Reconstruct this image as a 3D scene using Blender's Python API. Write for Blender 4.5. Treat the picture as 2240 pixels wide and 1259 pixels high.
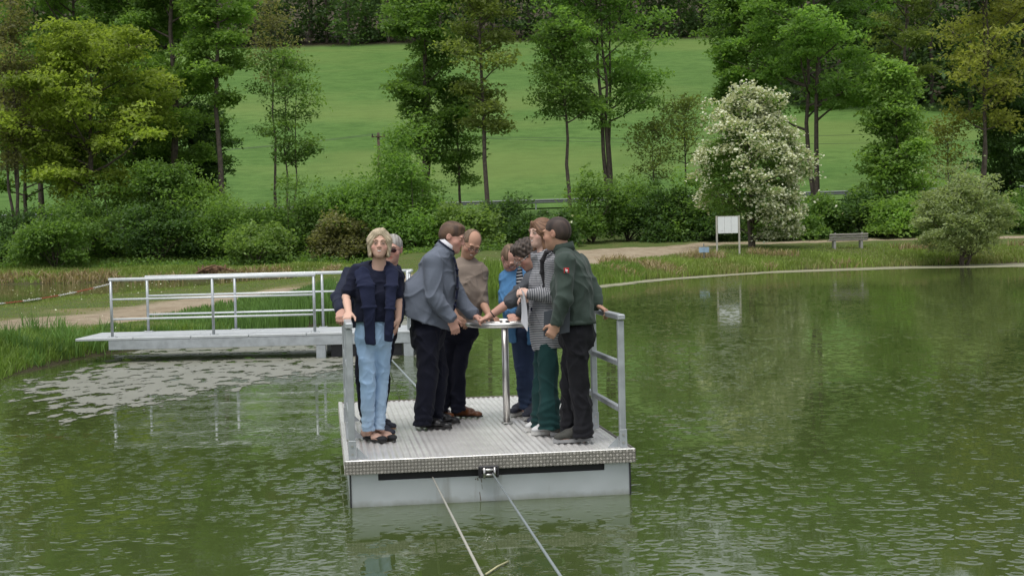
import bpy, math, random
import numpy as np

for o in list(bpy.data.objects):
    bpy.data.objects.remove(o)
SC = bpy.context.scene
COL = SC.collection
random.seed(7)
RNG = np.random.default_rng(11)

# ------------------------------------------------------------------ camera, sky, sun, exposure
W, H, FPX = 2240.0, 1259.0, 3100.0          # photograph size and focal length in its pixels
CZ = 1.92                                   # eye height over the water
PITCH = math.atan((H / 2 - 520.0) / FPX)
ROLL = math.radians(1.4)
_cp, _sp, _cr, _sr = math.cos(PITCH), math.sin(PITCH), math.cos(ROLL), math.sin(ROLL)
CF = np.array([0, _cp, -_sp]); _U0 = np.array([0, _sp, _cp]); _R0 = np.array([1.0, 0, 0])
CR = _cr * _R0 - _sr * _U0
CU = _sr * _R0 + _cr * _U0
CP = np.array([0.0, 0.0, CZ])
cam_data = bpy.data.cameras.new('camera')
cam_data.sensor_width = 36.0
cam_data.lens = 36.0 * FPX / W
cam_data.clip_start, cam_data.clip_end = 0.1, 3000
cam = bpy.data.objects.new('camera', cam_data)
COL.objects.link(cam)
from mathutils import Matrix, Vector
cam.matrix_world = Matrix(((CR[0], CU[0], -CF[0], CP[0]), (CR[1], CU[1], -CF[1], CP[1]),
                           (CR[2], CU[2], -CF[2], CP[2]), (0, 0, 0, 1)))
SC.camera = cam

SUN_EL, SUN_AZ = math.radians(72), math.radians(205)     # azimuth clockwise from +Y
world = bpy.data.worlds.new('World'); SC.world = world; world.use_nodes = True
wn = world.node_tree.nodes; wl = world.node_tree.links
sky = wn.new('ShaderNodeTexSky'); sky.sky_type = 'NISHITA'; sky.sun_disc = False
sky.sun_elevation = SUN_EL; sky.sun_rotation = SUN_AZ
sky.air_density = 1.0; sky.dust_density = 1.5; sky.ozone_density = 1.0
hsv = wn.new('ShaderNodeHueSaturation'); hsv.inputs['Saturation'].default_value = 0.22   # grey overcast
bg = wn['Background']; bg.inputs['Strength'].default_value = 0.12
wl.new(sky.outputs[0], hsv.inputs['Color']); wl.new(hsv.outputs[0], bg.inputs['Color'])
sun_data = bpy.data.lights.new('sun', 'SUN'); sun_data.energy = 1.5; sun_data.angle = math.radians(40)
sun_data.color = (1.0, 0.97, 0.92)
sun = bpy.data.objects.new('sun', sun_data); COL.objects.link(sun)
_sd = Vector((math.sin(SUN_AZ) * math.cos(SUN_EL), math.cos(SUN_AZ) * math.cos(SUN_EL), math.sin(SUN_EL)))
sun.rotation_euler = _sd.to_track_quat('Z', 'Y').to_euler()
SC.view_settings.view_transform = 'Standard'; SC.view_settings.look = 'None'
SC.view_settings.gamma = 1.0; SC.view_settings.use_curve_mapping = False
SC.view_settings.exposure = 0.64
SC.render.engine = 'CYCLES'
SC.cycles.max_bounces = 8; SC.cycles.diffuse_bounces = 5; SC.cycles.glossy_bounces = 3
SC.cycles.transmission_bounces = 5; SC.cycles.transparent_max_bounces = 8
SC.cycles.caustics_reflective = False; SC.cycles.caustics_refractive = False

# ------------------------------------------------------------------ surveying helpers
def ray(px, py):
    return CF + CR * (px - W / 2) / FPX - CU * (py - H / 2) / FPX
def at(px, py, d):
    """point at distance d along the line of sight"""
    return CP + ray(px, py) * d
def onz(px, py, z=0.0):
    r = ray(px, py)
    return CP + r * ((z - CZ) / r[2])
def hor(px):
    return 520.0 - (px - W / 2) * math.tan(ROLL)

# ------------------------------------------------------------------ mesh helpers
def make(name, verts, faces, mat=None, parent=None, smooth=False, mats=None, midx=None, loc=None):
    """verts (N,3); faces: array (M,k) or list of arrays with different k"""
    me = bpy.data.meshes.new(name)
    v = np.asarray(verts, dtype=np.float32).reshape(-1, 3)
    if loc is not None:
        v = v - np.asarray(loc, dtype=np.float32)
    if isinstance(faces, np.ndarray): faces = [faces]
    faces = [np.asarray(f, dtype=np.int32) for f in faces if len(f)]
    tot = [np.full(len(f), f.shape[1], np.int32) for f in faces]
    tot = np.concatenate(tot); idx = np.concatenate([f.ravel() for f in faces])
    start = np.concatenate([[0], np.cumsum(tot)[:-1]]).astype(np.int32)
    me.vertices.add(len(v)); me.vertices.foreach_set('co', v.ravel())
    me.loops.add(len(idx)); me.loops.foreach_set('vertex_index', idx)
    me.polygons.add(len(tot)); me.polygons.foreach_set('loop_start', start); me.polygons.foreach_set('loop_total', tot)
    me.polygons.foreach_set('use_smooth', np.full(len(tot), bool(smooth)))
    for m in (mats or ([mat] if mat else [])): me.materials.append(m)
    if midx is not None: me.polygons.foreach_set('material_index', np.asarray(midx, np.int32))
    me.update(calc_edges=True)
    ob = bpy.data.objects.new(name, me); COL.objects.link(ob)
    if parent is not None: ob.parent = parent
    if loc is not None: ob.location = [float(c) for c in loc]
    return ob

def add_attr(ob, name, arr):
    a = np.asarray(arr, np.float32)
    if a.ndim == 1:
        at_ = ob.data.attributes.new(name, 'FLOAT', 'POINT'); at_.data.foreach_set('value', a)
    else:
        if a.shape[1] == 3: a = np.concatenate([a, np.ones((len(a), 1), np.float32)], 1)
        at_ = ob.data.attributes.new(name, 'FLOAT_COLOR', 'POINT'); at_.data.foreach_set('color', a.ravel())

def tag(o, label=None, cat=None, group=None, kind=None):
    if label: o['label'] = label
    if cat: o['category'] = cat
    if group: o['group'] = group
    if kind: o['kind'] = kind
    return o
def empty(name, loc, label=None, cat=None, group=None, rz=0.0):
    o = bpy.data.objects.new(name, None); COL.objects.link(o)
    o.location = [float(c) for c in loc]; o.rotation_euler = (0, 0, rz); o.empty_display_size = 0.2
    return tag(o, label, cat, group)

def basis(d, up=(0, 0, 1)):
    d = np.asarray(d, float); d = d / np.linalg.norm(d)
    u = np.asarray(up, float)
    if abs(d @ u) > 0.95: u = np.array([1.0, 0, 0])
    s = np.cross(d, u); s /= np.linalg.norm(s)
    return d, s, np.cross(s, d)

class MB:
    """collects boxes, bars and tubes into one mesh"""
    def __init__(s): s.v = []; s.f = []; s.n = 0
    def add(s, v, f):
        v = np.asarray(v, float).reshape(-1, 3)
        s.v.append(v)
        for q in f: s.f.append([int(i) + s.n for i in q])
        s.n += len(v); return s
    def box(s, c, d, ax=None, bev=0.0):
        """centre, full size, optional 3 axes; bev chamfers the long edges"""
        c = np.asarray(c, float); h = np.asarray(d, float) / 2
        A = np.eye(3) if ax is None else np.asarray(ax, float)
        if bev <= 0:
            L = np.array([[x, y, z] for z in (-1, 1) for y in (-1, 1) for x in (-1, 1)]) * h
            F = [(0, 2, 3, 1), (4, 5, 7, 6), (0, 1, 5, 4), (2, 6, 7, 3), (0, 4, 6, 2), (1, 3, 7, 5)]
            return s.add(c + L @ A, F)
        b = min(bev, h.min() * 0.9); L = []
        for z, ins in ((-h[2], b), (-h[2] + b, 0), (h[2] - b, 0), (h[2], b)):
            x, y = h[0] - ins, h[1] - ins
            for p in ((x, y - b), (x - b, y), (-x + b, y), (-x, y - b), (-x, -y + b), (-x + b, -y), (x - b, -y), (x, -y + b)):
                L.append((p[0], p[1], z))
        F = [tuple(range(7, -1, -1)), tuple(range(24, 32))]
        for k in range(3):
            for i in range(8):
                j = (i + 1) % 8
                F.append((k * 8 + i, k * 8 + j, k * 8 + 8 + j, k * 8 + 8 + i))
        return s.add(c + np.array(L) @ A, F)
    def bar(s, a, b, w, h, up=(0, 0, 1), bev=0.0):
        a, b = np.asarray(a, float), np.asarray(b, float)
        d, sd, u = basis(b - a, up)
        return s.box((a + b) / 2, (w, np.linalg.norm(b - a), h), (sd, d, u), bev)
    def tube(s, pts, r, n=8, cap=True, up=(0, 0, 1)):
        P = np.asarray(pts, float); m = len(P)
        R = np.full(m, r, float) if np.isscalar(r) else np.asarray(r, float)
        ang = np.arange(n) * 2 * math.pi / n
        V = []
        for i in range(m):
            t = P[min(i + 1, m - 1)] - P[max(i - 1, 0)]
            _, sd, u = basis(t, up)
            V.append(P[i] + R[i] * (np.cos(ang)[:, None] * sd + np.sin(ang)[:, None] * u))
        F = []
        for i in range(m - 1):
            for k in range(n):
                k2 = (k + 1) % n
                F.append((i * n + k, i * n + k2, i * n + n + k2, i * n + n + k))
        if cap: F += [tuple(range(n - 1, -1, -1)), tuple((m - 1) * n + k for k in range(n))]
        return s.add(np.concatenate(V), F)
    def torus(s, c, R, r, ax=None, n=40, k=10):
        A = np.eye(3) if ax is None else np.asarray(ax, float)
        V = []; F = []
        for i in range(n):
            t = 2 * math.pi * i / n
            for j in range(k):
                q = 2 * math.pi * j / k
                V.append(((R + r * math.cos(q)) * math.cos(t), (R + r * math.cos(q)) * math.sin(t), r * math.sin(q)))
                F.append((i * k + j, ((i + 1) % n) * k + j, ((i + 1) % n) * k + (j + 1) % k, i * k + (j + 1) % k))
        return s.add(np.asarray(c) + np.array(V) @ A, F)
    def ellipsoid(s, c, r, ax=None, n=12, m=8):
        A = np.eye(3) if ax is None else np.asarray(ax, float)
        V = [(0, 0, -1)]
        for i in range(1, m):
            a = -math.pi / 2 + math.pi * i / m
            for j in range(n):
                b = 2 * math.pi * j / n
                V.append((math.cos(a) * math.cos(b), math.cos(a) * math.sin(b), math.sin(a)))
        V.append((0, 0, 1)); F = []
        for j in range(n): F.append((0, 1 + (j + 1) % n, 1 + j))
        for i in range(m - 2):
            for j in range(n):
                F.append((1 + i * n + j, 1 + i * n + (j + 1) % n, 1 + (i + 1) * n + (j + 1) % n, 1 + (i + 1) * n + j))
        t = len(V) - 1
        for j in range(n): F.append((t, 1 + (m - 2) * n + j, 1 + (m - 2) * n + (j + 1) % n))
        return s.add(np.asarray(c) + (np.array(V) * np.asarray(r)) @ A, F)
    def build(s, name, mat, parent=None, smooth=False, loc=None):
        by = {}
        for f in s.f: by.setdefault(len(f), []).append(f)
        return make(name, np.concatenate(s.v), [np.array(x, np.int32) for x in by.values()], mat, parent, smooth, loc=loc)

# ------------------------------------------------------------------ materials
def principled(name):
    m = bpy.data.materials.new(name); m.use_nodes = True
    return m, m.node_tree.nodes, m.node_tree.links, m.node_tree.nodes['Principled BSDF']
def noise(n, l, scale, detail=4.0, coord='Object', stretch=None, rough=0.55):
    tc = n.new('ShaderNodeTexCoord'); t = n.new('ShaderNodeTexNoise')
    t.inputs['Scale'].default_value = scale; t.inputs['Detail'].default_value = detail
    t.inputs['Roughness'].default_value = rough
    src = tc.outputs[coord]
    if stretch:
        mp = n.new('ShaderNodeMapping'); mp.inputs['Scale'].default_value = stretch
        l.new(src, mp.inputs['Vector']); src = mp.outputs[0]
    l.new(src, t.inputs['Vector'])
    return t.outputs['Fac']
def ramp(n, l, fac, stops):
    r = n.new('ShaderNodeValToRGB'); e = r.color_ramp.elements
    while len(e) < len(stops): e.new(0.5)
    for el, (p, c) in zip(e, stops):
        el.position = p; el.color = c if len(c) == 4 else (*c, 1)
    l.new(fac, r.inputs['Fac']); return r.outputs['Color']
def mixc(n, l, fac, a, b, mode='MIX'):
    mx = n.new('ShaderNodeMix'); mx.data_type = 'RGBA'; mx.blend_type = mode
    for k, x in ((0, fac), (6, a), (7, b)):
        if hasattr(x, 'links') or hasattr(x, 'is_linked'): l.new(x, mx.inputs[k])
        elif k == 0: mx.inputs[0].default_value = x
        else: mx.inputs[k].default_value = (*x, 1) if len(x) == 3 else x
    return mx.outputs[2]
def math_(n, l, op, a, b=None, c=None, clamp=False):
    m = n.new('ShaderNodeMath'); m.operation = op; m.use_clamp = clamp
    for i, x in enumerate((a, b, c)):
        if x is None: continue
        if hasattr(x, 'is_linked'): l.new(x, m.inputs[i])
        else: m.inputs[i].default_value = x
    return m.outputs[0]
def attr(n, name, out='Fac'):
    a = n.new('ShaderNodeAttribute'); a.attribute_name = name; return a.outputs[out]
def bump(n, l, height, strength, dist, normal=None):
    b = n.new('ShaderNodeBump'); b.inputs['Strength'].default_value = strength; b.inputs['Distance'].default_value = dist
    l.new(height, b.inputs['Height'])
    if normal is not None: l.new(normal, b.inputs['Normal'])
    return b.outputs[0]
def simple(name, c, rough=0.6, metal=0.0, vary=0.18, scale=8.0, bmp=0.0, bscale=60.0, c2=None, spec=0.5, stretch=None):
    m, n, l, p = principled(name)
    c2 = c2 or tuple(x * (1 - vary) for x in c)
    f = noise(n, l, scale, 5, stretch=stretch)
    l.new(ramp(n, l, f, [(0.35, c2), (0.65, c)]), p.inputs['Base Color'])
    p.inputs['Roughness'].default_value = rough; p.inputs['Metallic'].default_value = metal
    p.inputs['Specular IOR Level'].default_value = spec
    if bmp: l.new(bump(n, l, noise(n, l, bscale, 3), bmp, 0.01), p.inputs['Normal'])
    return m

# ------------------------------------------------------------------ shorelines and terrain
SHORE = np.array([(-14, -2), (-11, 6), (-8.6, 13), (-7.3, 19.0), (-7.7, 22), (-7.5, 25), (-6.9, 26.9), (-5.9, 28.3), (-5.0, 30.5),
                  (-4.4, 33.6), (-3.0, 38.6), (-1.9, 42.5), (-0.7, 46.4), (1.2, 51), (3.6, 55.9), (5.6, 60), (8, 63.2), (12.9, 68.8),
                  (18, 71), (25.5, 72.0), (34, 72), (55, 70), (70, 40), (70, 1.2), (20, 1.2), (0, 1.4)], float)
P2 = [(-60, 640), (0, 667), (100, 655), (240, 645), (400, 635), (560, 626), (690, 615), (705, 611), (690, 607.5), (480, 612.5), (250, 617), (0, 622), (-60, 623.5)]
SHORE2 = np.array([onz(*p, 0.14 if i < 6 else 0.0)[:2] for i, p in enumerate(P2[1:-1])])
SHORE2 = np.concatenate([[(-30, 38)], SHORE2, [(-44, 78)]])
def sdist(x, y, poly):
    """signed distance to a closed polygon, negative inside"""
    x = np.asarray(x, float); y = np.asarray(y, float)
    best = np.full(x.shape, 1e9); ins = np.zeros(x.shape, bool)
    n = len(poly)
    for i in range(n):
        ax, ay = poly[i]; bx, by = poly[(i + 1) % n]
        dx, dy = bx - ax, by - ay
        t = np.clip(((x - ax) * dx + (y - ay) * dy) / (dx * dx + dy * dy), 0, 1)
        best = np.minimum(best, (x - ax - t * dx) ** 2 + (y - ay - t * dy) ** 2)
        c = ((ay > y) != (by > y)) & (x < (bx - ax) * (y - ay) / (by - ay + 1e-12) + ax)
        ins ^= c
    return np.where(ins, -1, 1) * np.sqrt(best)
def wob(x, y, f, seed=0):
    r = np.random.default_rng(seed); s = 0
    for k in range(6):
        a = r.uniform(0, 2 * math.pi); ff = f * r.uniform(0.6, 1.7)
        s = s + np.sin((x * math.cos(a) + y * math.sin(a)) * ff + r.uniform(0, 6.28))
    return s / 6
def sstep(a, b, x):
    t = np.clip((x - a) / (b - a), 0, 1); return t * t * (3 - 2 * t)
def terrain(x, y):
    x = np.asarray(x, float); y = np.asarray(y, float)
    d2 = sdist(x, y, SHORE2); d = np.minimum(sdist(x, y, SHORE), d2) + 0.18 * wob(x, y, 1.9, 3)
    land = 0.36 + 0.14 * sstep(29, 44, y) + 0.72 * sstep(40, 82, y) + 0.35 * sstep(82, 92, y)
    land = land + 2.45 * sstep(92, 109, y)                                     # road embankment
    hill = np.maximum(y - 118, 0)
    land = land + 0.236 * hill + 0.5 * wob(x, y, 0.05, 9) * sstep(118, 150, y) + 0.6 * wob(x, y, 0.02, 4) * sstep(118, 170, y)
    land = land - 0.36 * np.exp(-(np.clip(d2, 0, None) / 7.5) ** 2) * sstep(73, 66, y)                 # the spit dips towards the second pond
    land = land - 0.60 * sstep(-5, -9, x) * sstep(64, 72, y) * sstep(91, 81, y)                      # low bank beyond the second pond
    up = np.clip(d, 0, None)
    bank = land * (1 - np.exp(-up / (0.8 + 2.9 * sstep(52, 64, y) * sstep(-4, 2, x)))) + 0.06 * wob(x, y, 3.1, 5) * sstep(0.2, 1.2, d)
    return np.where(d > 0, bank, np.maximum(d * 0.6, -1.2))
def ground_at(px, py):
    r = ray(px, py); t = np.linspace(8, 420, 6000)
    P = CP + r * t[:, None]
    below = P[:, 2] < np.maximum(terrain(P[:, 0], P[:, 1]), 0)
    i = int(np.argmax(below)) if below.any() else len(t) - 1
    return P[i]
def tz(x, y): return float(terrain(np.array([x]), np.array([y]))[0])
def foot(px, d):
    """ground point under the line of sight at column px, distance d"""
    p = at(px, hor(px), d); return np.array([p[0], p[1], tz(p[0], p[1])])

# pixel outlines of the sandy track, projected on the ground
TRACK = [(58, 709, 13), (204, 698, 20), (339, 683, 14), (475, 660, 12), (577, 641, 9), (740, 627, 6), (900, 606, 5), (1080, 589, 4)]
TRK = np.array([ground_at(a, b)[:2] for a, b, c in TRACK])
TRKW = np.array([np.linalg.norm((ground_at(a, b + c) - ground_at(a, b - c))[:2]) / 2 * 0.45 for a, b, c in TRACK])
def polyd(x, y, L, Wd):
    best = np.full(np.shape(x), 1e9)
    for i in range(len(L) - 1):
        ax, ay = L[i]; bx, by = L[i + 1]; dx, dy = bx - ax, by - ay
        t = np.clip(((x - ax) * dx + (y - ay) * dy) / (dx * dx + dy * dy), 0, 1)
        best = np.minimum(best, np.hypot(x - ax - t * dx, y - ay - t * dy) - (Wd[i] * (1 - t) + Wd[i + 1] * t))
    return best
TRK = np.concatenate([[(-16, 22.0)], TRK]); TRKW = np.concatenate([[1.6], TRKW]); TRKW = np.clip(TRKW * 1.25, 1.45, 2.2)
_fp = [ground_at(*q)[:2] for q in ((1560, 533), (1700, 530.5), (1900, 525), (2100, 520.5), (2330, 515.5))]
FARP = np.array([(0, 60), (2.5, 66), (6, 74)] + _fp, float)   # far shore path
FARW = np.array([1.2, 1.5, 2.0, 1.1, 1.0, 1.0, 1.0, 1.0])
PLAZA = np.array([(1.5, 63), (3.2, 62.5), (6.5, 69), (9.5, 74), (11.5, 78), (7, 82), (3, 76)], float)
def sand_mask(x, y):
    j = 0.45 * wob(x, y, 1.1, 21) + 0.25 * wob(x, y, 3.7, 22)
    a = sstep(0.35, -0.25, polyd(x, y, TRK, TRKW) + j * 0.8)
    b = sstep(0.3, -0.3, polyd(x, y, FARP, FARW) + j * 0.5)
    c = sstep(0.6, -0.6, sdist(x, y, PLAZA) + j)
    return np.maximum(np.maximum(a, b), c)
def dry_mask(x, y):
    d2 = sdist(x, y, SHORE2); d1 = sdist(x, y, SHORE)
    far2 = sstep(1.0, 0.2, np.abs(d2 - 0.4)) * sstep(66, 72, y) * sstep(-0.3, 0.5, wob(x, y, 0.9, 31))
    spit = 0.8 * sstep(1.6, 0.4, np.abs(polyd(x, y, TRK, TRKW) - 0.7)) * sstep(-0.2, 0.5, wob(x, y, 1.3, 32))
    farb = 0.9 * sstep(-0.1, 0.5, wob(x, y, 0.8, 33)) * sstep(5, 1, d1) * sstep(56, 60, y)
    return np.clip(np.maximum(np.maximum(far2, spit), farb), 0, 1)

ys = np.concatenate([np.linspace(-80, 12, 30)[:-1], np.linspace(12, 60, 160)[:-1], np.linspace(60, 120, 100)[:-1],
                     120 + 380 * np.linspace(0, 1, 60) ** 1.3])
tt = np.linspace(-1, 1, 261); ss = np.sign(tt) * np.abs(tt) ** 1.6
GX = ss[None, :] * (62 + 0.62 * np.clip(ys, 0, None))[:, None]; GY = np.repeat(ys[:, None], len(ss), 1)
GZ = terrain(GX, GY)
nr, nc = GX.shape
ii = np.arange(nr * nc).reshape(nr, nc)
GF = np.stack([ii[:-1, :-1], ii[:-1, 1:], ii[1:, 1:], ii[1:, :-1]], -1).reshape(-1, 4)

def ground_material():
    m, n, l, p = principled('ground_soil_and_grass')
    cov = n.new('ShaderNodeAttribute'); cov.attribute_name = 'cover'
    sep = n.new('ShaderNodeSeparateColor'); l.new(cov.outputs['Color'], sep.inputs[0])
    g1 = noise(n, l, 1.3, 6); g2 = noise(n, l, 9, 4); g3 = noise(n, l, 0.09, 5, stretch=(0.5, 1, 1))
    grass = mixc(n, l, g2, (0.055, 0.09, 0.02), (0.11, 0.15, 0.04))
    grass = mixc(n, l, ramp(n, l, g1, [(0.42, (0, 0, 0)), (0.7, (1, 1, 1))]), grass, (0.12, 0.125, 0.045))
    mead = mixc(n, l, ramp(n, l, g3, [(0.3, (0, 0, 0)), (0.7, (1, 1, 1))]), (0.078, 0.158, 0.034), (0.116, 0.202, 0.050))
    mead = mixc(n, l, ramp(n, l, noise(n, l, 0.8, 9, stretch=(0.5, 1, 1), rough=0.8), [(0.43, (0, 0, 0)), (0.60, (0.85, 0.85, 0.85))]), mead, (0.055, 0.115, 0.024))
    mead = mixc(n, l, ramp(n, l, noise(n, l, 0.035, 4, stretch=(0.6, 1, 1)), [(0.48, (0, 0, 0)), (0.62, (0.55, 0.55, 0.55))]), mead, (0.150, 0.205, 0.055))
    sand = mixc(n, l, ramp(n, l, noise(n, l, 2.6, 8, rough=0.7), [(0.3, (0, 0, 0)), (0.72, (1, 1, 1))]), (0.20, 0.155, 0.10), (0.42, 0.345, 0.25))
    sand = mixc(n, l, ramp(n, l, noise(n, l, 0.9, 4), [(0.48, (0, 0, 0)), (0.6, (0.8, 0.8, 0.8))]), sand, (0.36, 0.30, 0.215))
    dry = mixc(n, l, noise(n, l, 14, 4), (0.16, 0.13, 0.06), (0.36, 0.30, 0.17))
    c = mixc(n, l, sep.outputs[2], grass, mead)
    c = mixc(n, l, sep.outputs[1], c, dry)
    c = mixc(n, l, sep.outputs[0], c, sand)
    mud = attr(n, 'mud')
    c = mixc(n, l, mud, c, (0.055, 0.045, 0.028))
    l.new(c, p.inputs['Base Color']); p.inputs['Roughness'].default_value = 0.95; p.inputs['Specular IOR Level'].default_value = 0.15
    l.new(bump(n, l, noise(n, l, 7, 8, rough=0.7), 0.7, 0.12), p.inputs['Normal'])
    return m
ground = make('ground', np.stack([GX, GY, GZ], -1).reshape(-1, 3), GF, ground_material(), smooth=True)
tag(ground, kind='structure')
gx, gy = GX.ravel(), GY.ravel()
dsh = np.minimum(sdist(gx, gy, SHORE), sdist(gx, gy, SHORE2))
add_attr(ground, 'cover', np.stack([sand_mask(gx, gy), dry_mask(gx, gy), sstep(92, 104, gy)], -1))
wood_floor = (gy > 264) | ((gx > 0.20 * gy) & (gy > 176))
add_attr(ground, 'mud', np.maximum(sstep(0.5, 0.1, dsh) * 0.9, wood_floor))

# ------------------------------------------------------------------ road with guardrail behind the hedge
def road_y(x): return 112.5 + 0.015 * x
xs = np.linspace(-150, 150, 121)
rv = np.concatenate([np.stack([xs, road_y(xs) + o_, terrain(xs, road_y(xs) + o_) * 0 + 4.17 + 0.0045 * xs], -1) for o_ in (-2.6, 2.6)])
k = np.arange(120); rf = np.stack([k, k + 1, k + 122, k + 121], -1)
tag(make('road', rv, rf, simple('asphalt', (0.06, 0.06, 0.062), 0.85, bmp=0.3, bscale=25)), kind='structure')

# ------------------------------------------------------------------ water of both ponds
def water_material():
    m, n, l, p = principled('pond_water')
    tc = n.new('ShaderNodeTexCoord')
    p.inputs['Roughness'].default_value = 0.03; p.inputs['IOR'].default_value = 1.33
    murk = noise(n, l, 0.16, 3)
    l.new(mixc(n, l, murk, (0.044, 0.066, 0.017), (0.066, 0.090, 0.028)), p.inputs['Base Color'])
    # long weak waves, shorter ripples, then the rings of rain drops
    h = bump(n, l, noise(n, l, 0.9, 3, stretch=(0.55, 1.0, 1)), 1.0, 0.0016)
    h = bump(n, l, noise(n, l, 5.0, 3, stretch=(0.7, 1.0, 1)), 1.0, 0.0006, h)
    gust = ramp(n, l, noise(n, l, 0.33, 4, stretch=(0.35, 1.0, 1)), [(0.38, (0.25, 0.25, 0.25)), (0.62, (1, 1, 1))])
    for i, (sc, rad, wid, amp) in enumerate(((4.4, 0.34, 0.12, 0.0046), (7.4, 0.36, 0.15, 0.0032), (11.0, 0.34, 0.18, 0.0013))):
        mp = n.new('ShaderNodeMapping'); mp.inputs['Location'].default_value = (i * 3.7, i * 1.9, 0)
        l.new(tc.outputs['Object'], mp.inputs['Vector'])
        v = n.new('ShaderNodeTexVoronoi'); v.voronoi_dimensions = '2D'; v.inputs['Scale'].default_value = sc
        l.new(mp.outputs[0], v.inputs['Vector'])
        sp = n.new('ShaderNodeSeparateColor'); l.new(v.outputs['Color'], sp.inputs[0])
        r0 = math_(n, l, 'MULTIPLY', sp.outputs[0], rad)
        dd = math_(n, l, 'DIVIDE', math_(n, l, 'SUBTRACT', v.outputs['Distance'], r0), wid)
        ringv = math_(n, l, 'EXPONENT', math_(n, l, 'MULTIPLY', math_(n, l, 'MULTIPLY', dd, dd), -1.0))
        on = math_(n, l, 'GREATER_THAN', sp.outputs[1], 0.58)
        ht = math_(n, l, 'MULTIPLY', math_(n, l, 'MULTIPLY', ringv, on), gust)
        h = bump(n, l, ht, 1.0, amp, h)
    l.new(h, p.inputs['Normal'])
    return m
WAT = water_material()
wv = np.array([(-160, -78, 0), (160, -78, 0), (160, 90, 0), (-160, 90, 0)], float)
pond = make('pond_water', wv, np.array([[0, 1, 2, 3]]), WAT); tag(pond, kind='structure')

# ------------------------------------------------------------------ drifting film of pollen and duckweed
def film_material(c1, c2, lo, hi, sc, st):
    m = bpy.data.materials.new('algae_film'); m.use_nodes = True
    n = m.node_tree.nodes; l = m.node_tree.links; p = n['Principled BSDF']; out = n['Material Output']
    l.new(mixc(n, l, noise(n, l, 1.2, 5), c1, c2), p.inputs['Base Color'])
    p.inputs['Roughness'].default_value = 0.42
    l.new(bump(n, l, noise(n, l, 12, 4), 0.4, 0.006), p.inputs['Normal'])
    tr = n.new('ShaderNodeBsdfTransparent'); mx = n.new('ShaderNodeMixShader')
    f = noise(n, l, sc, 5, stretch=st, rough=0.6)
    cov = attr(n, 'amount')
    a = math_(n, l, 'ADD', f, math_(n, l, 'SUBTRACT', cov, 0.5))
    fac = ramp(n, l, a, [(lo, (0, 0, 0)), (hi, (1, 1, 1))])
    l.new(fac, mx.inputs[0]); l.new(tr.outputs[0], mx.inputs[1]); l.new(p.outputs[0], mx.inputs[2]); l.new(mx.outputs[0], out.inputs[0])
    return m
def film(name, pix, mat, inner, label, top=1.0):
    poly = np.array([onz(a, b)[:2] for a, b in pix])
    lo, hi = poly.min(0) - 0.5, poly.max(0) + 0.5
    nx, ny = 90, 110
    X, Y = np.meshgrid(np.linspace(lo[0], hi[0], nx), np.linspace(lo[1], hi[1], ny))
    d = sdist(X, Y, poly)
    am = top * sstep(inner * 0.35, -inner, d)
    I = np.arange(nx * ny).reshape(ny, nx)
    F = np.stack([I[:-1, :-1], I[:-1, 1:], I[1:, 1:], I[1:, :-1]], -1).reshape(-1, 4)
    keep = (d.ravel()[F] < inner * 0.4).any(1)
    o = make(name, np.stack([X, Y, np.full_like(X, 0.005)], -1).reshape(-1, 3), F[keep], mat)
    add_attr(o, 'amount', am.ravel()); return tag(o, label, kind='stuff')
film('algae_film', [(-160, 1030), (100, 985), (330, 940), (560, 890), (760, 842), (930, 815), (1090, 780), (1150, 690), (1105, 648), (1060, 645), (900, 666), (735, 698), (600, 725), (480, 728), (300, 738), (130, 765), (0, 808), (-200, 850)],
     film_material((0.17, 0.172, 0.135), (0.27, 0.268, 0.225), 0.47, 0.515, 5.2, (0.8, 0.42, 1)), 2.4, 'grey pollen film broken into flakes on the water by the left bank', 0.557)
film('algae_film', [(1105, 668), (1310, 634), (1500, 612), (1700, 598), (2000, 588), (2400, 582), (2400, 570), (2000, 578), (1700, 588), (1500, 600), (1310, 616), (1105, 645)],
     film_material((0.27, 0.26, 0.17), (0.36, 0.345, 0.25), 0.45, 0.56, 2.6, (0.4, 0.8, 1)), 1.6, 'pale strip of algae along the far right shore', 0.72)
# ------------------------------------------------------------------ vegetation
def leaf_material(name, c, c2, trans=0.58):
    m = bpy.data.materials.new(name); m.use_nodes = True
    n = m.node_tree.nodes; l = m.node_tree.links; p = n['Principled BSDF']; out = n['Material Output']
    t = attr(n, 'tint')
    col = ramp(n, l, t, [(0.0, c2), (0.55, c), (1.0, tuple(min(1, x * 1.45) for x in c))])
    l.new(col, p.inputs['Base Color']); p.inputs['Roughness'].default_value = 0.55; p.inputs['Specular IOR Level'].default_value = 0.35
    tr = n.new('ShaderNodeBsdfTranslucent'); mx = n.new('ShaderNodeMixShader'); mx.inputs[0].default_value = trans
    l.new(mixc(n, l, 1.0, col, (1.15, 1.2, 0.6), 'MULTIPLY'), tr.inputs['Color'])
    l.new(p.outputs[0], mx.inputs[1]); l.new(tr.outputs[0], mx.inputs[2]); l.new(mx.outputs[0], out.inputs[0])
    return m
BARK = simple('bark', (0.115, 0.092, 0.072), 0.9, vary=0.5, scale=6, bmp=0.6, bscale=18)
BARK_PALE = simple('bark_pale', (0.13, 0.11, 0.09), 0.9, vary=0.5, scale=6, bmp=0.6, bscale=18)

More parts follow.
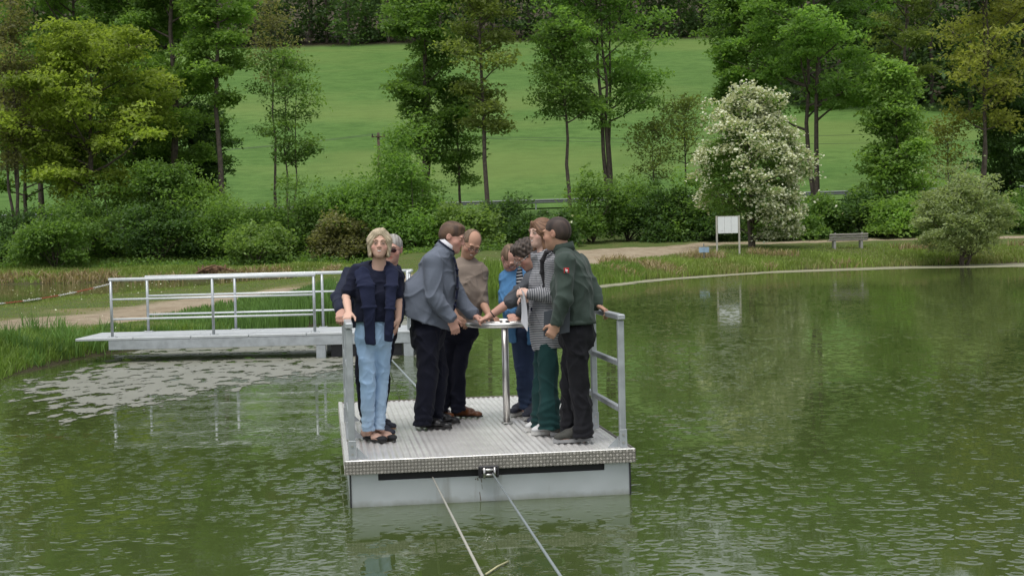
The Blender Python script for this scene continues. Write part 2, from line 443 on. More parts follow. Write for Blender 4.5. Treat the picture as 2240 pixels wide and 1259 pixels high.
def unit(v): return v / np.maximum(np.linalg.norm(v, axis=-1, keepdims=True), 1e-9)
def leaves_mesh(C, size, rng, flat=0.6, aspect=0.55, droop=0.0):
    """rhombic leaves around points C (N,3); returns verts, quads"""
    N = len(C)
    nrm = rng.normal(size=(N, 3)); nrm[:, 2] = np.abs(nrm[:, 2]) * (1 + flat) + flat * 0.6; nrm = unit(nrm)
    a = unit(np.cross(nrm, rng.normal(size=(N, 3)))); a[:, 2] -= droop; a = unit(a)
    b = unit(np.cross(nrm, a))
    s = (size * rng.uniform(0.6, 1.35, N))[:, None]
    V = np.stack([C - a * s * 0.5, C + b * s * 0.5 * aspect + nrm * s * 0.08, C + a * s * 0.5, C - b * s * 0.5 * aspect + nrm * s * 0.08], 1)
    return V.reshape(-1, 3), np.arange(4 * N, dtype=np.int32).reshape(-1, 4)

def tube_fast(mb, pts, radii, n):
    mb.tube(pts, radii, n, cap=False)

def ball(rng, k):
    """points inside a unit ball, denser towards its upper shell"""
    u = unit(rng.normal(size=(k, 3))); u[:, 2] = np.where(u[:, 2] < -0.4, u[:, 2] * -0.6, u[:, 2]); return u * (rng.uniform(0.1, 1, k) ** 0.45)[:, None]
def grow_tree(rng, Ht, cb, hw, nlimb, leaves, shape='round', stems=1, up=0.6, clump=0.55, spread=0.35, trunk_r=0.16, twigs=6, lean=0.0, flat=0.55, sub=7):
    """local coordinates, base at origin. Returns trunk builder, leaf centres, per-leaf tint"""
    mb = MB(); LC = []; LT = []; axes = []
    for s in range(stems):
        az = rng.uniform(0, 6.28); off = 0.0 if stems == 1 else rng.uniform(0.05, 0.13) * hw
        top = np.array([math.cos(az) * off * 1.6 + lean, math.sin(az) * off, Ht * rng.uniform(0.86, 0.97) * (1 - 0.12 * s)])
        m = 9; t = np.linspace(0, 1, m)[:, None]
        P = top * t + np.concatenate([rng.normal(size=(m, 2)) * 0.005 * Ht * np.sin(t * 3.14), np.zeros((m, 1))], 1)
        P[:, :2] += np.array([math.cos(az), math.sin(az)]) * off * np.minimum(t * 4, 1) * (stems > 1)
        P[0, 2] = -0.4
        R = trunk_r * (0.78 if stems > 1 else 1) * (1 - 0.86 * t[:, 0] ** 0.9); R[0] *= 1.35
        tube_fast(mb, P, R, 8); axes.append((P, R))
    def on_axis(ax, f):
        P, R = ax; x = f * (len(P) - 1); i = min(int(x), len(P) - 2); return P[i] + (P[i + 1] - P[i]) * (x - i), R[i]
    for i in range(nlimb):
        ax = axes[i % stems]
        u = (i + rng.uniform(0, 1)) / nlimb
        f = cb / Ht + (1 - cb / Ht) * u * 0.97
        p0, r0 = on_axis(ax, min(f, 0.99))
        if shape == 'round': prof = math.sqrt(max(0.04, 1 - (2 * (u * 0.86 + 0.12) - 1) ** 2))
        elif shape == 'cone': prof = 1.0 - 0.82 * u
        elif shape == 'oval': prof = math.sqrt(max(0.06, 1 - (2 * (u * 0.92 + 0.05) - 1) ** 2)) * 0.95
        else: prof = 0.55 + 0.5 * math.sin(3.14 * min(u * 1.05, 1))
        L = hw * prof * rng.uniform(0.72, 1.16)
        a = i * 2.399 + rng.uniform(-0.5, 0.5)
        el = (0.15 + up * (0.35 + 0.75 * u)) * rng.uniform(0.6, 1.3)
        if shape == 'cone': el = rng.uniform(-0.15, 0.3)
        d = np.array([math.cos(a) * math.cos(el), math.sin(a) * math.cos(el), math.sin(el)])
        m = 5; P = [p0]
        for k in range(1, m):
            d = unit(d + rng.normal(size=3) * 0.13 + np.array([0, 0, 0.10 * up])); P.append(P[-1] + d * L / (m - 1))
        P = np.array(P); rr = min(r0 * 0.65, 0.035 + 0.014 * L) * np.array([1, .75, .55, .36, .16])
        tube_fast(mb, P, rr, 5)
        tint_l = rng.normal(0, 0.16)
        for k in range(sub):
            s_ = rng.uniform(0.28, 1.0); x = s_ * (m - 1); j = min(int(x), m - 2); q = P[j] + (P[j + 1] - P[j]) * (x - j)
            e = unit(P[j + 1] - P[j]); dd = unit(e * 0.5 + rng.normal(size=3) * np.array([0.8, 0.8, 0.45]) + np.array([0, 0, 0.15]))
            l2 = L * rng.uniform(0.16, spread) + 0.2
            if k < twigs: tube_fast(mb, np.array([q, q + dd * l2 * 0.55 + rng.normal(size=3) * 0.03, q + dd * l2]), [0.018, 0.012, 0.005], 3)
            nl = leaves / (nlimb * sub) * rng.uniform(0.4, 1.6)
            for w in range(2):
                c = q + dd * l2 * (0.55 + 0.5 * w) + rng.normal(size=3) * 0.12
                k2 = max(1, int(nl / 2)); g = ball(rng, k2) * clump * np.array([2.1, 2.1, 2.1 * flat]) * rng.uniform(0.6, 1.2)
                LC.append(c + g); LT.append(np.full(k2, 0.5 + tint_l + rng.normal(0, 0.10)) + rng.normal(0, 0.12, k2))
    return mb, np.concatenate(LC), np.concatenate(LT)

GRN = {
    'yellow': leaf_material('leaf_yellow_green', (0.314, 0.396, 0.079), (0.182, 0.248, 0.050)),
    'mid': leaf_material('leaf_mid_green', (0.182, 0.297, 0.077), (0.105, 0.193, 0.050)),
    'bright': leaf_material('leaf_bright_green', (0.198, 0.336, 0.083), (0.116, 0.220, 0.050)),
    'dark': leaf_material('leaf_dark_green', (0.101, 0.182, 0.055), (0.055, 0.110, 0.033)),
    'olive': leaf_material('leaf_olive', (0.220, 0.275, 0.083), (0.127, 0.171, 0.050)),
    'brown': leaf_material('leaf_brownish', (0.220, 0.220, 0.099), (0.132, 0.138, 0.061)),
    'gold': leaf_material('leaf_golden', (0.292, 0.314, 0.083), (0.165, 0.187, 0.050)),
    'willow': leaf_material('leaf_grey_green', (0.319, 0.380, 0.198), (0.182, 0.237, 0.121)),
    'fresh': leaf_material('leaf_fresh_green', (0.226, 0.358, 0.088), (0.132, 0.231, 0.055)),
    'light': leaf_material('leaf_light_green', (0.242, 0.352, 0.110), (0.132, 0.209, 0.061)),
}
BLOSSOM = leaf_material('blossom_cream', (0.62, 0.635, 0.47), (0.42, 0.45, 0.29), 0.25)

def place_tree(px, d, top, cbp, hwp, nlimb, leaves, col, label, name='broadleaf_tree', seed=0, lsize=0.27, bark=None, group='trees on the far bank', blossom=0, fill=0, **kw):
    b = foot(px, d); rng = np.random.default_rng(seed * 7 + 5); leaves = int(leaves * 1.85)
    ztop = CZ + (hor(px) - top) / FPX * d; zcb = CZ + (hor(px) - cbp) / FPX * d
    Ht = ztop - b[2]; cb = max(zcb - b[2], 0.3); hw = hwp / FPX * d
    mb, LC, LT = grow_tree(rng, Ht, cb, hw, nlimb, leaves, **kw)
    root = empty(name, b, label, 'tree' if name.endswith('tree') else 'shrub', group)
    mb.build('trunk', bark or BARK, root, smooth=True)
    if fill:                                                     # dense outer mantle of small sprays
        nb = fill // 45; u = unit(rng.normal(size=(nb, 3))); u[:, 2] = np.where(u[:, 2] < -0.85, -u[:, 2], u[:, 2]); rr = rng.uniform(0.62, 1.0, nb) ** 0.6 * (1 + 0.42 * wob(u[:, 0] * 3 + u[:, 2] * 1.5, u[:, 1] * 3 + u[:, 2] * 2.5, 1.0, seed))
        c = np.array([0, 0, (Ht + cb) / 2]) + u * rr[:, None] * np.array([hw, hw, (Ht - cb) / 2]) * 0.94
        g = np.repeat(c, 45, 0) + ball(rng, nb * 45) * np.array([0.60, 0.60, 0.36]) * hw / 3.2
        LC = np.concatenate([LC, g]); LT = np.concatenate([LT, np.repeat(rng.normal(0.5, 0.15, nb), 45) + rng.normal(0, 0.1, nb * 45)])
    ok = LC[:, 2] > 0.15; LC = LC[ok]; LT = LT[ok]
    V, F = leaves_mesh(LC, lsize, rng)
    o = make('crown', V, F, GRN[col], root); add_attr(o, 'tint', np.repeat(np.clip(LT, 0, 1), 4))
    if blossom:
        # sprays of blossom on the outer side of the crown
        c = LC.mean(0); rel = (LC - c) / np.array([hw, hw, (Ht - cb) / 2 + 0.3])
        w = np.linalg.norm(rel, axis=1) + 0.25 * wob(LC[:, 0] * 1.3 + LC[:, 1], LC[:, 2] * 1.3, 1.0, 8) + 0.30 * rel[:, 2] + 0.22 * rel[:, 0]
        idx = np.argsort(-w)[:int(len(LC) * 0.55)]
        pick = rng.choice(idx, blossom); B = LC[pick] + unit(rel[pick]) * 0.16 + rng.normal(size=(blossom, 3)) * 0.10
        V, F = leaves_mesh(B, 0.16, rng, aspect=0.8)
        o = make('blossom', V, F, BLOSSOM, root); add_attr(o, 'tint', np.repeat(np.clip(rng.normal(0.5, 0.22, blossom), 0, 1), 4))
    return root

TREES = [
 (60, 97, 120, 440, 110, 20, 9000, 'mid', 'rounded mid-green tree filling the gap behind the bare brown tree', dict(shape='round', trunk_r=0.17)),
 (275, 103, 200, 470, 120, 22, 10000, 'mid', 'shaded green tree standing behind the broad maple', dict(shape='round', trunk_r=0.18)),
 (300, 98, -220, 290, 125, 24, 12000, 'mid', 'tall mid-green tree between the broad maple and the dark trunk', dict(shape='oval', trunk_r=0.22)),
 (440, 102, 240, 480, 90, 20, 9000, 'dark', 'shaded dark tree behind the slender straight trunk', dict(shape='oval', trunk_r=0.18)),
 (355, 88, 380, 500, 70, 16, 5000, 'mid', 'low bushy tree in front of the dark trunk at the left', dict(shape='round', trunk_r=0.10)),
 # px, dist, top, crown bottom, half width, limbs, leaves, colour, label, extra
 (205, 90, 90, 430, 200, 30, 19000, 'yellow', 'broad yellow-green maple standing lowest at the left pond edge', dict(shape='round', trunk_r=0.27, up=0.35, clump=0.6)),
 (180, 100, -260, 330, 155, 26, 18000, 'mid', 'tall mid-green tree rising behind the yellow-green maple at the left', dict(shape='oval', trunk_r=0.25)),
 (392, 96, -260, 380, 120, 24, 16800, 'fresh', 'tall fresh green tree with dark trunk right of the broad maple', dict(shape='oval', trunk_r=0.33)),
 (487, 93, -310, 215, 92, 22, 13200, 'fresh', 'tall slender tree with a bare straight trunk left of the meadow gap', dict(shape='oval', trunk_r=0.22)),
 (36, 88, -40, 330, 75, 26, 3600, 'brown', 'nearly bare brownish tree with fanned stems at the left edge', dict(stems=3, shape='oval', up=1.0, trunk_r=0.17, twigs=9, sub=10)),
 (95, 104, -270, 300, 90, 20, 10800, 'mid', 'tall green tree behind the bare brown tree at the left', dict(shape='oval', trunk_r=0.22)),
 (150, 92, 300, 440, 60, 14, 3000, 'olive', 'small olive understorey tree beside the broad maple trunk', dict(shape='oval', trunk_r=0.12)),
 (330, 99, 330, 470, 80, 16, 5600, 'mid', 'low green tree filling the shade between two dark trunks', dict(shape='oval', trunk_r=0.14)),
 (634, 95, 60, 345, 82, 20, 3000, 'mid', 'thin twin-stemmed young tree in front of the meadow', dict(stems=2, shape='oval', up=0.4, trunk_r=0.10, twigs=8, sub=9, clump=0.5)),
 (606, 105, -20, 190, 60, 16, 1300, 'brown', 'sparse reddish-brown tree top left of the meadow', dict(shape='oval', trunk_r=0.12, twigs=8, sub=9)),
 (928, 97, -280, 345, 100, 28, 18000, 'mid', 'dense tall green tree with two dark trunks in the middle of the meadow', dict(stems=2, shape='oval', trunk_r=0.26, up=0.5)),
 (1067, 93, -240, 300, 88, 22, 6240, 'olive', 'thinly leaved olive tree with one straight dark trunk behind the man in taupe', dict(shape='oval', trunk_r=0.18, twigs=7, sub=9, up=0.5)),
 (1008, 99, 165, 400, 52, 16, 4600, 'mid', 'smaller green tree between the twin-trunked and the straight-trunked tree', dict(shape='oval', trunk_r=0.12)),
 (1252, 94, 60, 260, 86, 18, 5600, 'mid', 'leaning single-trunk tree with low hanging bare twigs above the young woman', dict(shape='round', trunk_r=0.17, twigs=7, sub=9, lean=-0.5)),
 (1338, 96, -260, 250, 190, 28, 12600, 'bright', 'wide airy tree with forked trunks and spreading branches over the meadow', dict(stems=3, shape='round', trunk_r=0.22, up=0.75, twigs=7, sub=9)),
 (1502, 98, 210, 350, 68, 14, 1300, 'olive', 'small sparse tree with fine twigs left of the white blossoming tree', dict(shape='round', trunk_r=0.10, twigs=9, sub=9)),
 (1432, 97, 270, 390, 58, 12, 1000, 'olive', 'spindly sapling with very few leaves above the dark hedge', dict(shape='oval', trunk_r=0.07, twigs=9, sub=9)),
 (1790, 95, -290, 260, 205, 32, 22800, 'bright', 'big dense bright green tree behind the white blossoming tree', dict(stems=2, shape='round', trunk_r=0.26, up=0.5)),
 (1640, 99, -40, 240, 95, 18, 8500, 'mid', 'green tree tucked left of the big bright tree', dict(shape='oval', trunk_r=0.16)),
 (1962, 90, 110, 470, 88, 34, 8500, 'fresh', 'conical light green tree with a slim straight stem right of the bench', dict(shape='cone', trunk_r=0.13)),
 (1985, 118, -260, 160, 110, 20, 9600, 'olive', 'tall olive tree at the meadow edge behind the conical tree', dict(shape='oval', trunk_r=0.22)),
 (2141, 93, -270, 270, 118, 24, 6240, 'gold', 'golden budding tree with a forked dark trunk near the right edge', dict(stems=2, shape='round', trunk_r=0.2, up=0.8, twigs=8, sub=9)),
 (2212, 96, 150, 440, 78, 20, 9000, 'dark', 'dark green leafy tree at the right edge', dict(shape='oval', trunk_r=0.16)),
 (2075, 95, 265, 400, 62, 14, 1000, 'gold', 'small sparse yellowish tree between the conical and the golden tree', dict(shape='round', trunk_r=0.08, twigs=9, sub=9)),
]
for i, (px, d, top, cbp, hwp, nl, lv, col, lab, kw) in enumerate(TREES):
    place_tree(px, d, top, cbp, hwp, nl, lv, col, lab, seed=i + 1, lsize=0.29 if lv > 6000 else 0.24, **kw)
place_tree(1645, 77, 222, 522, 124, 30, 5000, 'mid', 'rounded tree covered in cream-white blossom behind the white board', name='blossoming_tree', seed=41, lsize=0.19,
           shape='oval', trunk_r=0.2, up=0.8, clump=0.36, blossom=30000, stems=2, fill=14000)
place_tree(2104, 70.5, 396, 562, 106, 34, 4500, 'willow', 'round grey-green willow bush on the water edge at the right', name='willow_bush', seed=42, lsize=0.15,
           shape='round', trunk_r=0.13, up=0.85, clump=0.27, stems=3, fill=20000, group='shrubs along the far bank')

def shrub(px, d, top, hwp, leaves, col, label, seed, blossom=0, lsize=0.22):
    if px > 1240: d += 3.0
    b = foot(px, d); rng = np.random.default_rng(seed)
    Ht = CZ + (hor(px) - top) / FPX * d - b[2]; hw = hwp / FPX * d * 1.12; Ht *= 1.06
    leaves = int(leaves * 1.8)
    root = empty('shrub', b, label, 'shrub', 'shrubs along the far bank')
    mb = MB(); n = 34; LC = []; LT = []; leanx = rng.uniform(-0.25, 0.25) * hw
    for i in range(n):
        a = rng.uniform(0, 6.28); r = math.sqrt(rng.uniform(0, 1)); z = Ht * rng.uniform(0.12, 1.0) * (1 - 0.45 * r ** 2) * rng.uniform(0.72, 1.10)
        tip = np.array([math.cos(a) * r * hw + leanx * z / Ht, math.sin(a) * r * hw * 0.8, z])
        if i % 3 == 0: tube_fast(mb, np.array([[0, 0, -0.1], tip * np.array([.45, .45, .55]), tip]), [0.04, 0.025, 0.006], 4)
        k = max(1, int(leaves / n * rng.uniform(0.5, 1.5))); tl = rng.normal(0, 0.15)
        g = ball(rng, k) * np.array([0.48 * hw, 0.48 * hw, 0.26 * Ht]) * rng.uniform(0.6, 1.2)
        LC.append(tip * np.array([0.9, 0.9, 0.93]) + g); LT.append(0.5 + tl + rng.normal(0, 0.15, k))
    LC = np.concatenate(LC); LT = np.concatenate(LT); ok = LC[:, 2] > 0.02; LC, LT = LC[ok], LT[ok]
    mb.build('stem', BARK, root, smooth=True)
    V, F = leaves_mesh(LC, lsize, rng); o = make('foliage', V, F, GRN[col], root); add_attr(o, 'tint', np.repeat(np.clip(LT, 0, 1), 4))
    if blossom:
        idx = rng.choice(np.where(LC[:, 2] > Ht * 0.25)[0], blossom); B = LC[idx] + np.array([0, -0.25 * hw, 0.1])
        V, F = leaves_mesh(B, 0.17, rng, aspect=0.9); o = make('blossom', V, F, BLOSSOM, root); add_attr(o, 'tint', np.full(len(V), 0.6))
SHRUBS = [
 (25, 87, 450, 90, 4200, 'dark', 'dark low shrub at the far left of the opposite bank'),
 (120, 84, 452, 80, 4200, 'mid', 'mid-green shrub under the bare brown tree'),
 (255, 88, 405, 100, 5000, 'mid', 'mid-green shrub round the foot of the broad maple'),
 (345, 86, 430, 85, 4200, 'dark', 'shaded shrub right of the maple foot'),
 (430, 88, 388, 85, 4800, 'fresh', 'fresh green shrub below the slender straight tree'),
 (520, 86, 395, 80, 4600, 'mid', 'leafy green shrub at the left end of the meadow gap'),
 (560, 83, 478, 58, 2400, 'light', 'small light green bush in front of the left shrubs'),
 (628, 86, 395, 85, 4000, 'mid', 'tall green shrub under the thin twin-stemmed tree'),
 (705, 87, 395, 70, 3400, 'mid', 'green shrub left of the big hazel'),
 (745, 84, 468, 62, 2600, 'brown', 'brownish twiggy shrub between green bushes'),
 (835, 86, 282, 98, 8500, 'bright', 'big bright green hazel shrub behind the smiling woman'),
 (905, 84, 372, 80, 5200, 'bright', 'bright green shrub right beside the big hazel'),
 (965, 86, 425, 55, 3000, 'mid', 'mid-green shrub behind the man in the grey jacket'),
 (1035, 83, 440, 58, 3800, 'light', 'light green feathery shrub behind the man in taupe'),
 (1100, 87, 418, 58, 2800, 'dark', 'dark hedge shrub left of the guardrail gap'),
 (1155, 84, 448, 42, 2000, 'dark', 'low dark hedge shrub below the guardrail'),
 (1218, 86, 462, 45, 2000, 'dark', 'dark shrub dotted with white flower heads behind the young woman'),
 (1297, 86, 368, 70, 3800, 'mid', 'pointed green shrub below the forked tree'),
 (1372, 88, 385, 66, 3400, 'mid', 'green hedge shrub right of the forked trunks'),
 (1440, 86, 396, 60, 3200, 'dark', 'dark hedge shrub below the spindly sapling'),
 (1510, 86, 375, 66, 3800, 'mid', 'tall hedge shrub left of the blossoming tree'),
 (1568, 85, 440, 55, 2600, 'dark', 'dark hedge shrub behind the white board'),
 (1712, 84, 452, 75, 3200, 'mid', 'mid-green shrub under the blossoming tree'),
 (1795, 86, 415, 58, 2800, 'mid', 'shrub with scattered white flower heads left of the bench'),
 (1868, 86, 412, 64, 3000, 'dark', 'dark hedge shrub right behind the bench'),
 (1945, 84, 424, 66, 3200, 'fresh', 'fresh green hedge shrub at the foot of the conical tree'),
 (2020, 87, 430, 54, 2400, 'dark', 'dark hedge shrub left of the willow bush'),
 (2225, 86, 415, 62, 2800, 'mid', 'green shrub at the right edge behind the willow bush'),
]
for i, (px, d, top, hwp, lv, col, lab) in enumerate(SHRUBS):
    shrub(px, d, top, hwp, lv, col, lab, 100 + i, blossom=40 if 'white flower' in lab else 0)

# far wood on the hill: one mass
def forest():
    rng = np.random.default_rng(77); V = []; Fc = 0; T = []; spots = []
    for px in np.arange(-520, 1700, 48): spots.append((px + rng.uniform(-14, 14), 262 + rng.uniform(-3, 6) - 0.00 * px))
    for px in np.arange(-520, 1700, 64): spots.append((px + rng.uniform(-20, 20), 282 + rng.uniform(-6, 6)))
    for px in np.arange(1760, 2480, 40): spots.append((px + rng.uniform(-14, 14), 172 - 0.012 * (px - 1900) + rng.uniform(-3, 5)))
    for px in np.arange(1720, 2480, 52): spots.append((px + rng.uniform(-14, 14), 192 + rng.uniform(-5, 8)))
    C = []; TT = []; trunks = MB()
    for px, d in spots:
        b = foot(px, d); n = 46; h = rng.uniform(19, 27); w = rng.uniform(3.4, 5.4); tone = rng.normal(0.42, 0.15)
        trunks.tube([b + [0, 0, -0.3], b + [0, 0, h * 0.7]], [0.3, 0.1], 5, cap=False)
        for k in range(n):
            u = rng.uniform(0, 1) ** 1.25; a = rng.uniform(0, 6.28); z = h * (0.02 + 0.95 * u); r = w * math.sqrt(max(0.75 if u < 0.3 else 0.05, 1 - (1.75 * u - 0.75) ** 2)) * rng.uniform(0.55, 1.05)
            c = b + np.array([math.cos(a) * r, math.sin(a) * r, z]); m = 30
            C.append(c + rng.normal(size=(m, 3)) * np.array([1.0, 1.0, 0.6])); TT.append(tone + rng.normal(0, 0.09) + rng.normal(0, 0.12, m))
    C = np.concatenate(C); TT = np.clip(np.concatenate(TT), 0, 1)
    V, F = leaves_mesh(C, 0.86, rng)
    o = make('forest', V, F, leaf_material('leaf_forest', (0.10, 0.17, 0.06), (0.045, 0.085, 0.032)))
    add_attr(o, 'tint', np.repeat(TT, 4)); tag(o, 'dense dark green wood along the top of the meadow', kind='stuff')
    t = trunks.build('forest_trunks', BARK); tag(t, 'dark trunks inside the wood on the hill', kind='stuff')
forest()

# ------------------------------------------------------------------ grasses
def blades(name, P, hgt, wid, mat, rng, label, bend=0.35, tint=None):
    N = len(P); a = rng.uniform(0, 6.28, N); side = np.stack([np.cos(a), np.sin(a), np.zeros(N)], 1)
    b = rng.uniform(0, 6.28, N); ln = np.stack([np.cos(b), np.sin(b), np.zeros(N)], 1) * (np.abs(rng.normal(0, bend, N)) * hgt)[:, None]
    w = (wid * rng.uniform(0.7, 1.3, N))[:, None]; up = np.array([0, 0, 1.0]); h = hgt[:, None]
    V = np.stack([P - side * w, P + side * w, P + up * h * 0.6 + ln * 0.4 + side * w * 0.7, P + up * h * 0.6 + ln * 0.4 - side * w * 0.7, P + up * h * 0.97 + ln * 1.1], 1).reshape(-1, 3)
    i = np.arange(N, dtype=np.int32)[:, None] * 5
    o = make(name, V, [i + np.array([[0, 1, 2, 3]], np.int32), i + np.array([[3, 2, 4]], np.int32)], mat)
    t = rng.normal(0.5, 0.2, N) if tint is None else tint + rng.normal(0, 0.13, N)
    add_attr(o, 'tint', np.repeat(np.clip(t, 0, 1), 5)); return tag(o, label, kind='stuff')
BLADE = leaf_material('grass_blade', (0.19, 0.29, 0.055), (0.10, 0.17, 0.032), 0.4)
BLADE_MIX = leaf_material('grass_blade_mixed', (0.20, 0.27, 0.06), (0.36, 0.30, 0.16), 0.35)
REED = leaf_material('iris_blade', (0.135, 0.245, 0.06), (0.06, 0.125, 0.03), 0.35)
DRY = leaf_material('dry_blade', (0.36, 0.29, 0.16), (0.20, 0.155, 0.08), 0.3)
def scatter(rng, N, lo, hi, keep):
    X = rng.uniform(lo[0], hi[0], N); Y = rng.uniform(lo[1], hi[1], N); k = keep(X, Y)
    X, Y = X[k], Y[k]; return np.stack([X, Y, terrain(X, Y)], 1)
rng = np.random.default_rng(5)
def near_d(x, y): return sdist(x, y, SHORE)
# long grass of the left bank
P = scatter(rng, 120000, (-14, 15), (-4.5, 31), lambda x, y: (near_d(x, y) > 0.02) & (near_d(x, y) < 3.6) & (sand_mask(x, y) < 0.3) & (rng.uniform(0, 1, len(x)) < np.clip(1.15 - near_d(x, y) / 3.2, 0.06, 1) * (0.55 + 0.6 * (wob(x, y, 2.2, 50) > -0.15))))
dd = near_d(P[:, 0], P[:, 1]); lush = np.clip(wob(P[:, 0], P[:, 1], 1.6, 51) + 0.5, 0, 1)
lft = sstep(-8.0, -8.9, P[:, 0]) * sstep(27.5, 25.5, P[:, 1])
blades('bank_grass', P, (0.035 + (0.10 + 0.20 * lush) * np.exp(-((dd - 0.35) / 0.45) ** 2) + (0.25 + 0.30 * lush) * np.exp(-((dd - 0.7) / 0.8) ** 2) * lft) * rng.uniform(0.6, 1.25, len(P)), 0.008, BLADE, rng, 'long green grass on the near left bank', tint=0.45 + 0.28 * wob(P[:, 0], P[:, 1], 2.8, 52), bend=0.5)
# taller clumps along the waterline, some leaning over the end of the footbridge
cl = scatter(rng, 2600, (-11.5, 15), (-5.5, 29.5), lambda x, y: (near_d(x, y) > 0.02) & (near_d(x, y) < 0.9 + 1.1 * sstep(-8.0, -9.0, x)) & (sand_mask(x, y) < 0.2)); cl = cl[:95]
hc = rng.uniform(0.22, 0.42, len(cl)) * (1 + 0.7 * sstep(-8.0, -8.8, cl[:, 0])); m = 70
P = np.repeat(cl, m, 0) + rng.normal(size=(len(cl) * m, 3)) * np.array([0.10, 0.10, 0.0]); P[:, 2] = np.maximum(terrain(P[:, 0], P[:, 1]), -0.05)
blades('tall_grass_clumps', P, np.repeat(hc, m) * rng.uniform(0.55, 1.15, len(P)), 0.0085, REED, rng, 'taller dark grass clumps along the left waterline', bend=0.34, tint=np.repeat(rng.uniform(0.25, 0.85, len(cl)), m))
# iris bed behind the footbridge
IRIS = np.array([onz(a, b)[:2] for a, b in [(330, 738), (480, 744), (600, 734), (738, 704), (748, 684), (690, 668), (560, 690), (420, 716)]])
P = scatter(rng, 16000, IRIS.min(0) - .3, IRIS.max(0) + .3, lambda x, y: (sdist(x, y, IRIS) < 0.25 * wob(x, y, 3, 53)) & (terrain(x, y) > -0.25))
P[:, 2] = np.maximum(P[:, 2], -0.05)
hh = np.clip(0.15 + 0.50 * sstep(-6.3, -4.6, P[:, 0]) + 0.08 * wob(P[:, 0], P[:, 1], 2.4, 55), 0.08, 0.8)
blades('iris_bed', P, hh * rng.uniform(0.7, 1.1, len(P)), 0.016, REED, rng, 'upright iris leaves in the shallows behind the footbridge', bend=0.16)
# reeds on the spit behind the group
RE2 = np.array([onz(a, b)[:2] for a, b in [(1040, 655), (1105, 643), (1215, 634), (1330, 622), (1390, 612), (1370, 606), (1250, 622), (1110, 634), (1040, 644)]])
P = scatter(rng, 26000, RE2.min(0) - 1, RE2.max(0) + 1, lambda x, y: (sdist(x, y, RE2) < 0.5) & (terrain(x, y) > -0.15))
P[:, 2] = np.maximum(P[:, 2], -0.03)
blades('reed_bed', P, np.clip(0.62 - 0.25 * sstep(48, 60, P[:, 1]) + 0.12 * wob(P[:, 0], P[:, 1], 1.4, 57), 0.15, 1.0) * rng.uniform(0.7, 1.1, len(P)), 0.028, BLADE, rng, 'tall fresh reeds on the spit behind the group', bend=0.16)
# far right bank
P = scatter(rng, 170000, (2.5, 56), (42, 79), lambda x, y: (near_d(x, y) > -0.05) & (near_d(x, y) < 9) & (sand_mask(x, y) < 0.25) & (x < 0.42 * y + 5) & (rng.uniform(0, 1, len(x)) < np.clip(1.1 - near_d(x, y) / 7.0, 0.22, 1)))
tone = 0.58 + 0.42 * wob(P[:, 0], P[:, 1], 0.9, 60)
blades('bank_grass', P, np.clip(0.07 + 0.26 * np.exp(-near_d(P[:, 0], P[:, 1]) / 2.5) + 0.12 * wob(P[:, 0], P[:, 1], 0.8, 59), 0.04, 0.5) * rng.uniform(0.5, 1.2, len(P)), 0.026, BLADE_MIX, rng, 'mixed green and straw grass on the far right bank', tint=tone)
P = scatter(rng, 60000, (4, 58), (36, 78), lambda x, y: (near_d(x, y) > 0.05) & (near_d(x, y) < 4.5) & (x < 0.42 * y + 4) & (wob(x, y, 1.1, 80) > 0.22))
blades('dry_grass', P, rng.uniform(0.15, 0.5, len(P)), 0.03, DRY, rng, 'straw-coloured tufts on the far right bank', bend=0.7)
P = scatter(rng, 20000, (3, 56), (10, 66), lambda x, y: (near_d(x, y) > 0.1) & (near_d(x, y) < 4.0) & (x < 9) & (y < 66) & (wob(x, y, 0.9, 83) > 0.35))
blades('rush_clumps', P, rng.uniform(0.45, 0.85, len(P)), 0.03, REED, rng, 'dark green rush clumps on the far right bank', bend=0.2)
# second pond, far and near edges
P = scatter(rng, 80000, (-38, 70), (-6, 92), lambda x, y: (sdist(x, y, SHORE2) > 0) & (sdist(x, y, SHORE2) < 9) & (near_d(x, y) > 2) & (y > 68) & (x > -0.42 * y))
tone = 0.68 + 0.4 * wob(P[:, 0], P[:, 1], 0.9, 63)
blades('bank_grass', P, np.clip(0.16 + 0.18 * wob(P[:, 0], P[:, 1], 0.8, 64), 0.05, 0.5) * rng.uniform(0.5, 1.2, len(P)), 0.03, BLADE_MIX, rng, 'rough grass on the bank beyond the second pond', tint=tone)
P = scatter(rng, 90000, (-22, 26), (-1, 70), lambda x, y: (sdist(x, y, SHORE2) > 0) & (near_d(x, y) > 0.3) & (sand_mask(x, y) < 0.15) & (x > -0.42 * y - 1) & (rng.uniform(0, 1, len(x)) < 0.35 + 0.65 * np.exp(-sdist(x, y, SHORE2) / 2.5)))
sh = np.exp(-sdist(P[:, 0], P[:, 1], SHORE2) / 2.0)
blades('spit_grass', P, (0.035 + 0.16 * sh * np.clip(0.5 + wob(P[:, 0], P[:, 1], 1.3, 66), 0, 1)) * rng.uniform(0.5, 1.25, len(P)), 0.014, BLADE_MIX, rng, 'short patchy grass beside the sandy track', tint=0.55 + 0.35 * wob(P[:, 0], P[:, 1], 1.5, 67))
# dry overhanging grass tufts along the far edge of the second pond
P = scatter(rng, 60000, (-38, 70), (-6, 86), lambda x, y: (sdist(x, y, SHORE2) > -0.1) & (sdist(x, y, SHORE2) < 0.9) & (y > 72) & (wob(x, y, 0.9, 31) > 0.0))
blades('dry_grass', P, rng.uniform(0.2, 0.5, len(P)), 0.035, DRY, rng, 'straw-coloured dry grass overhanging the second pond', bend=0.8)
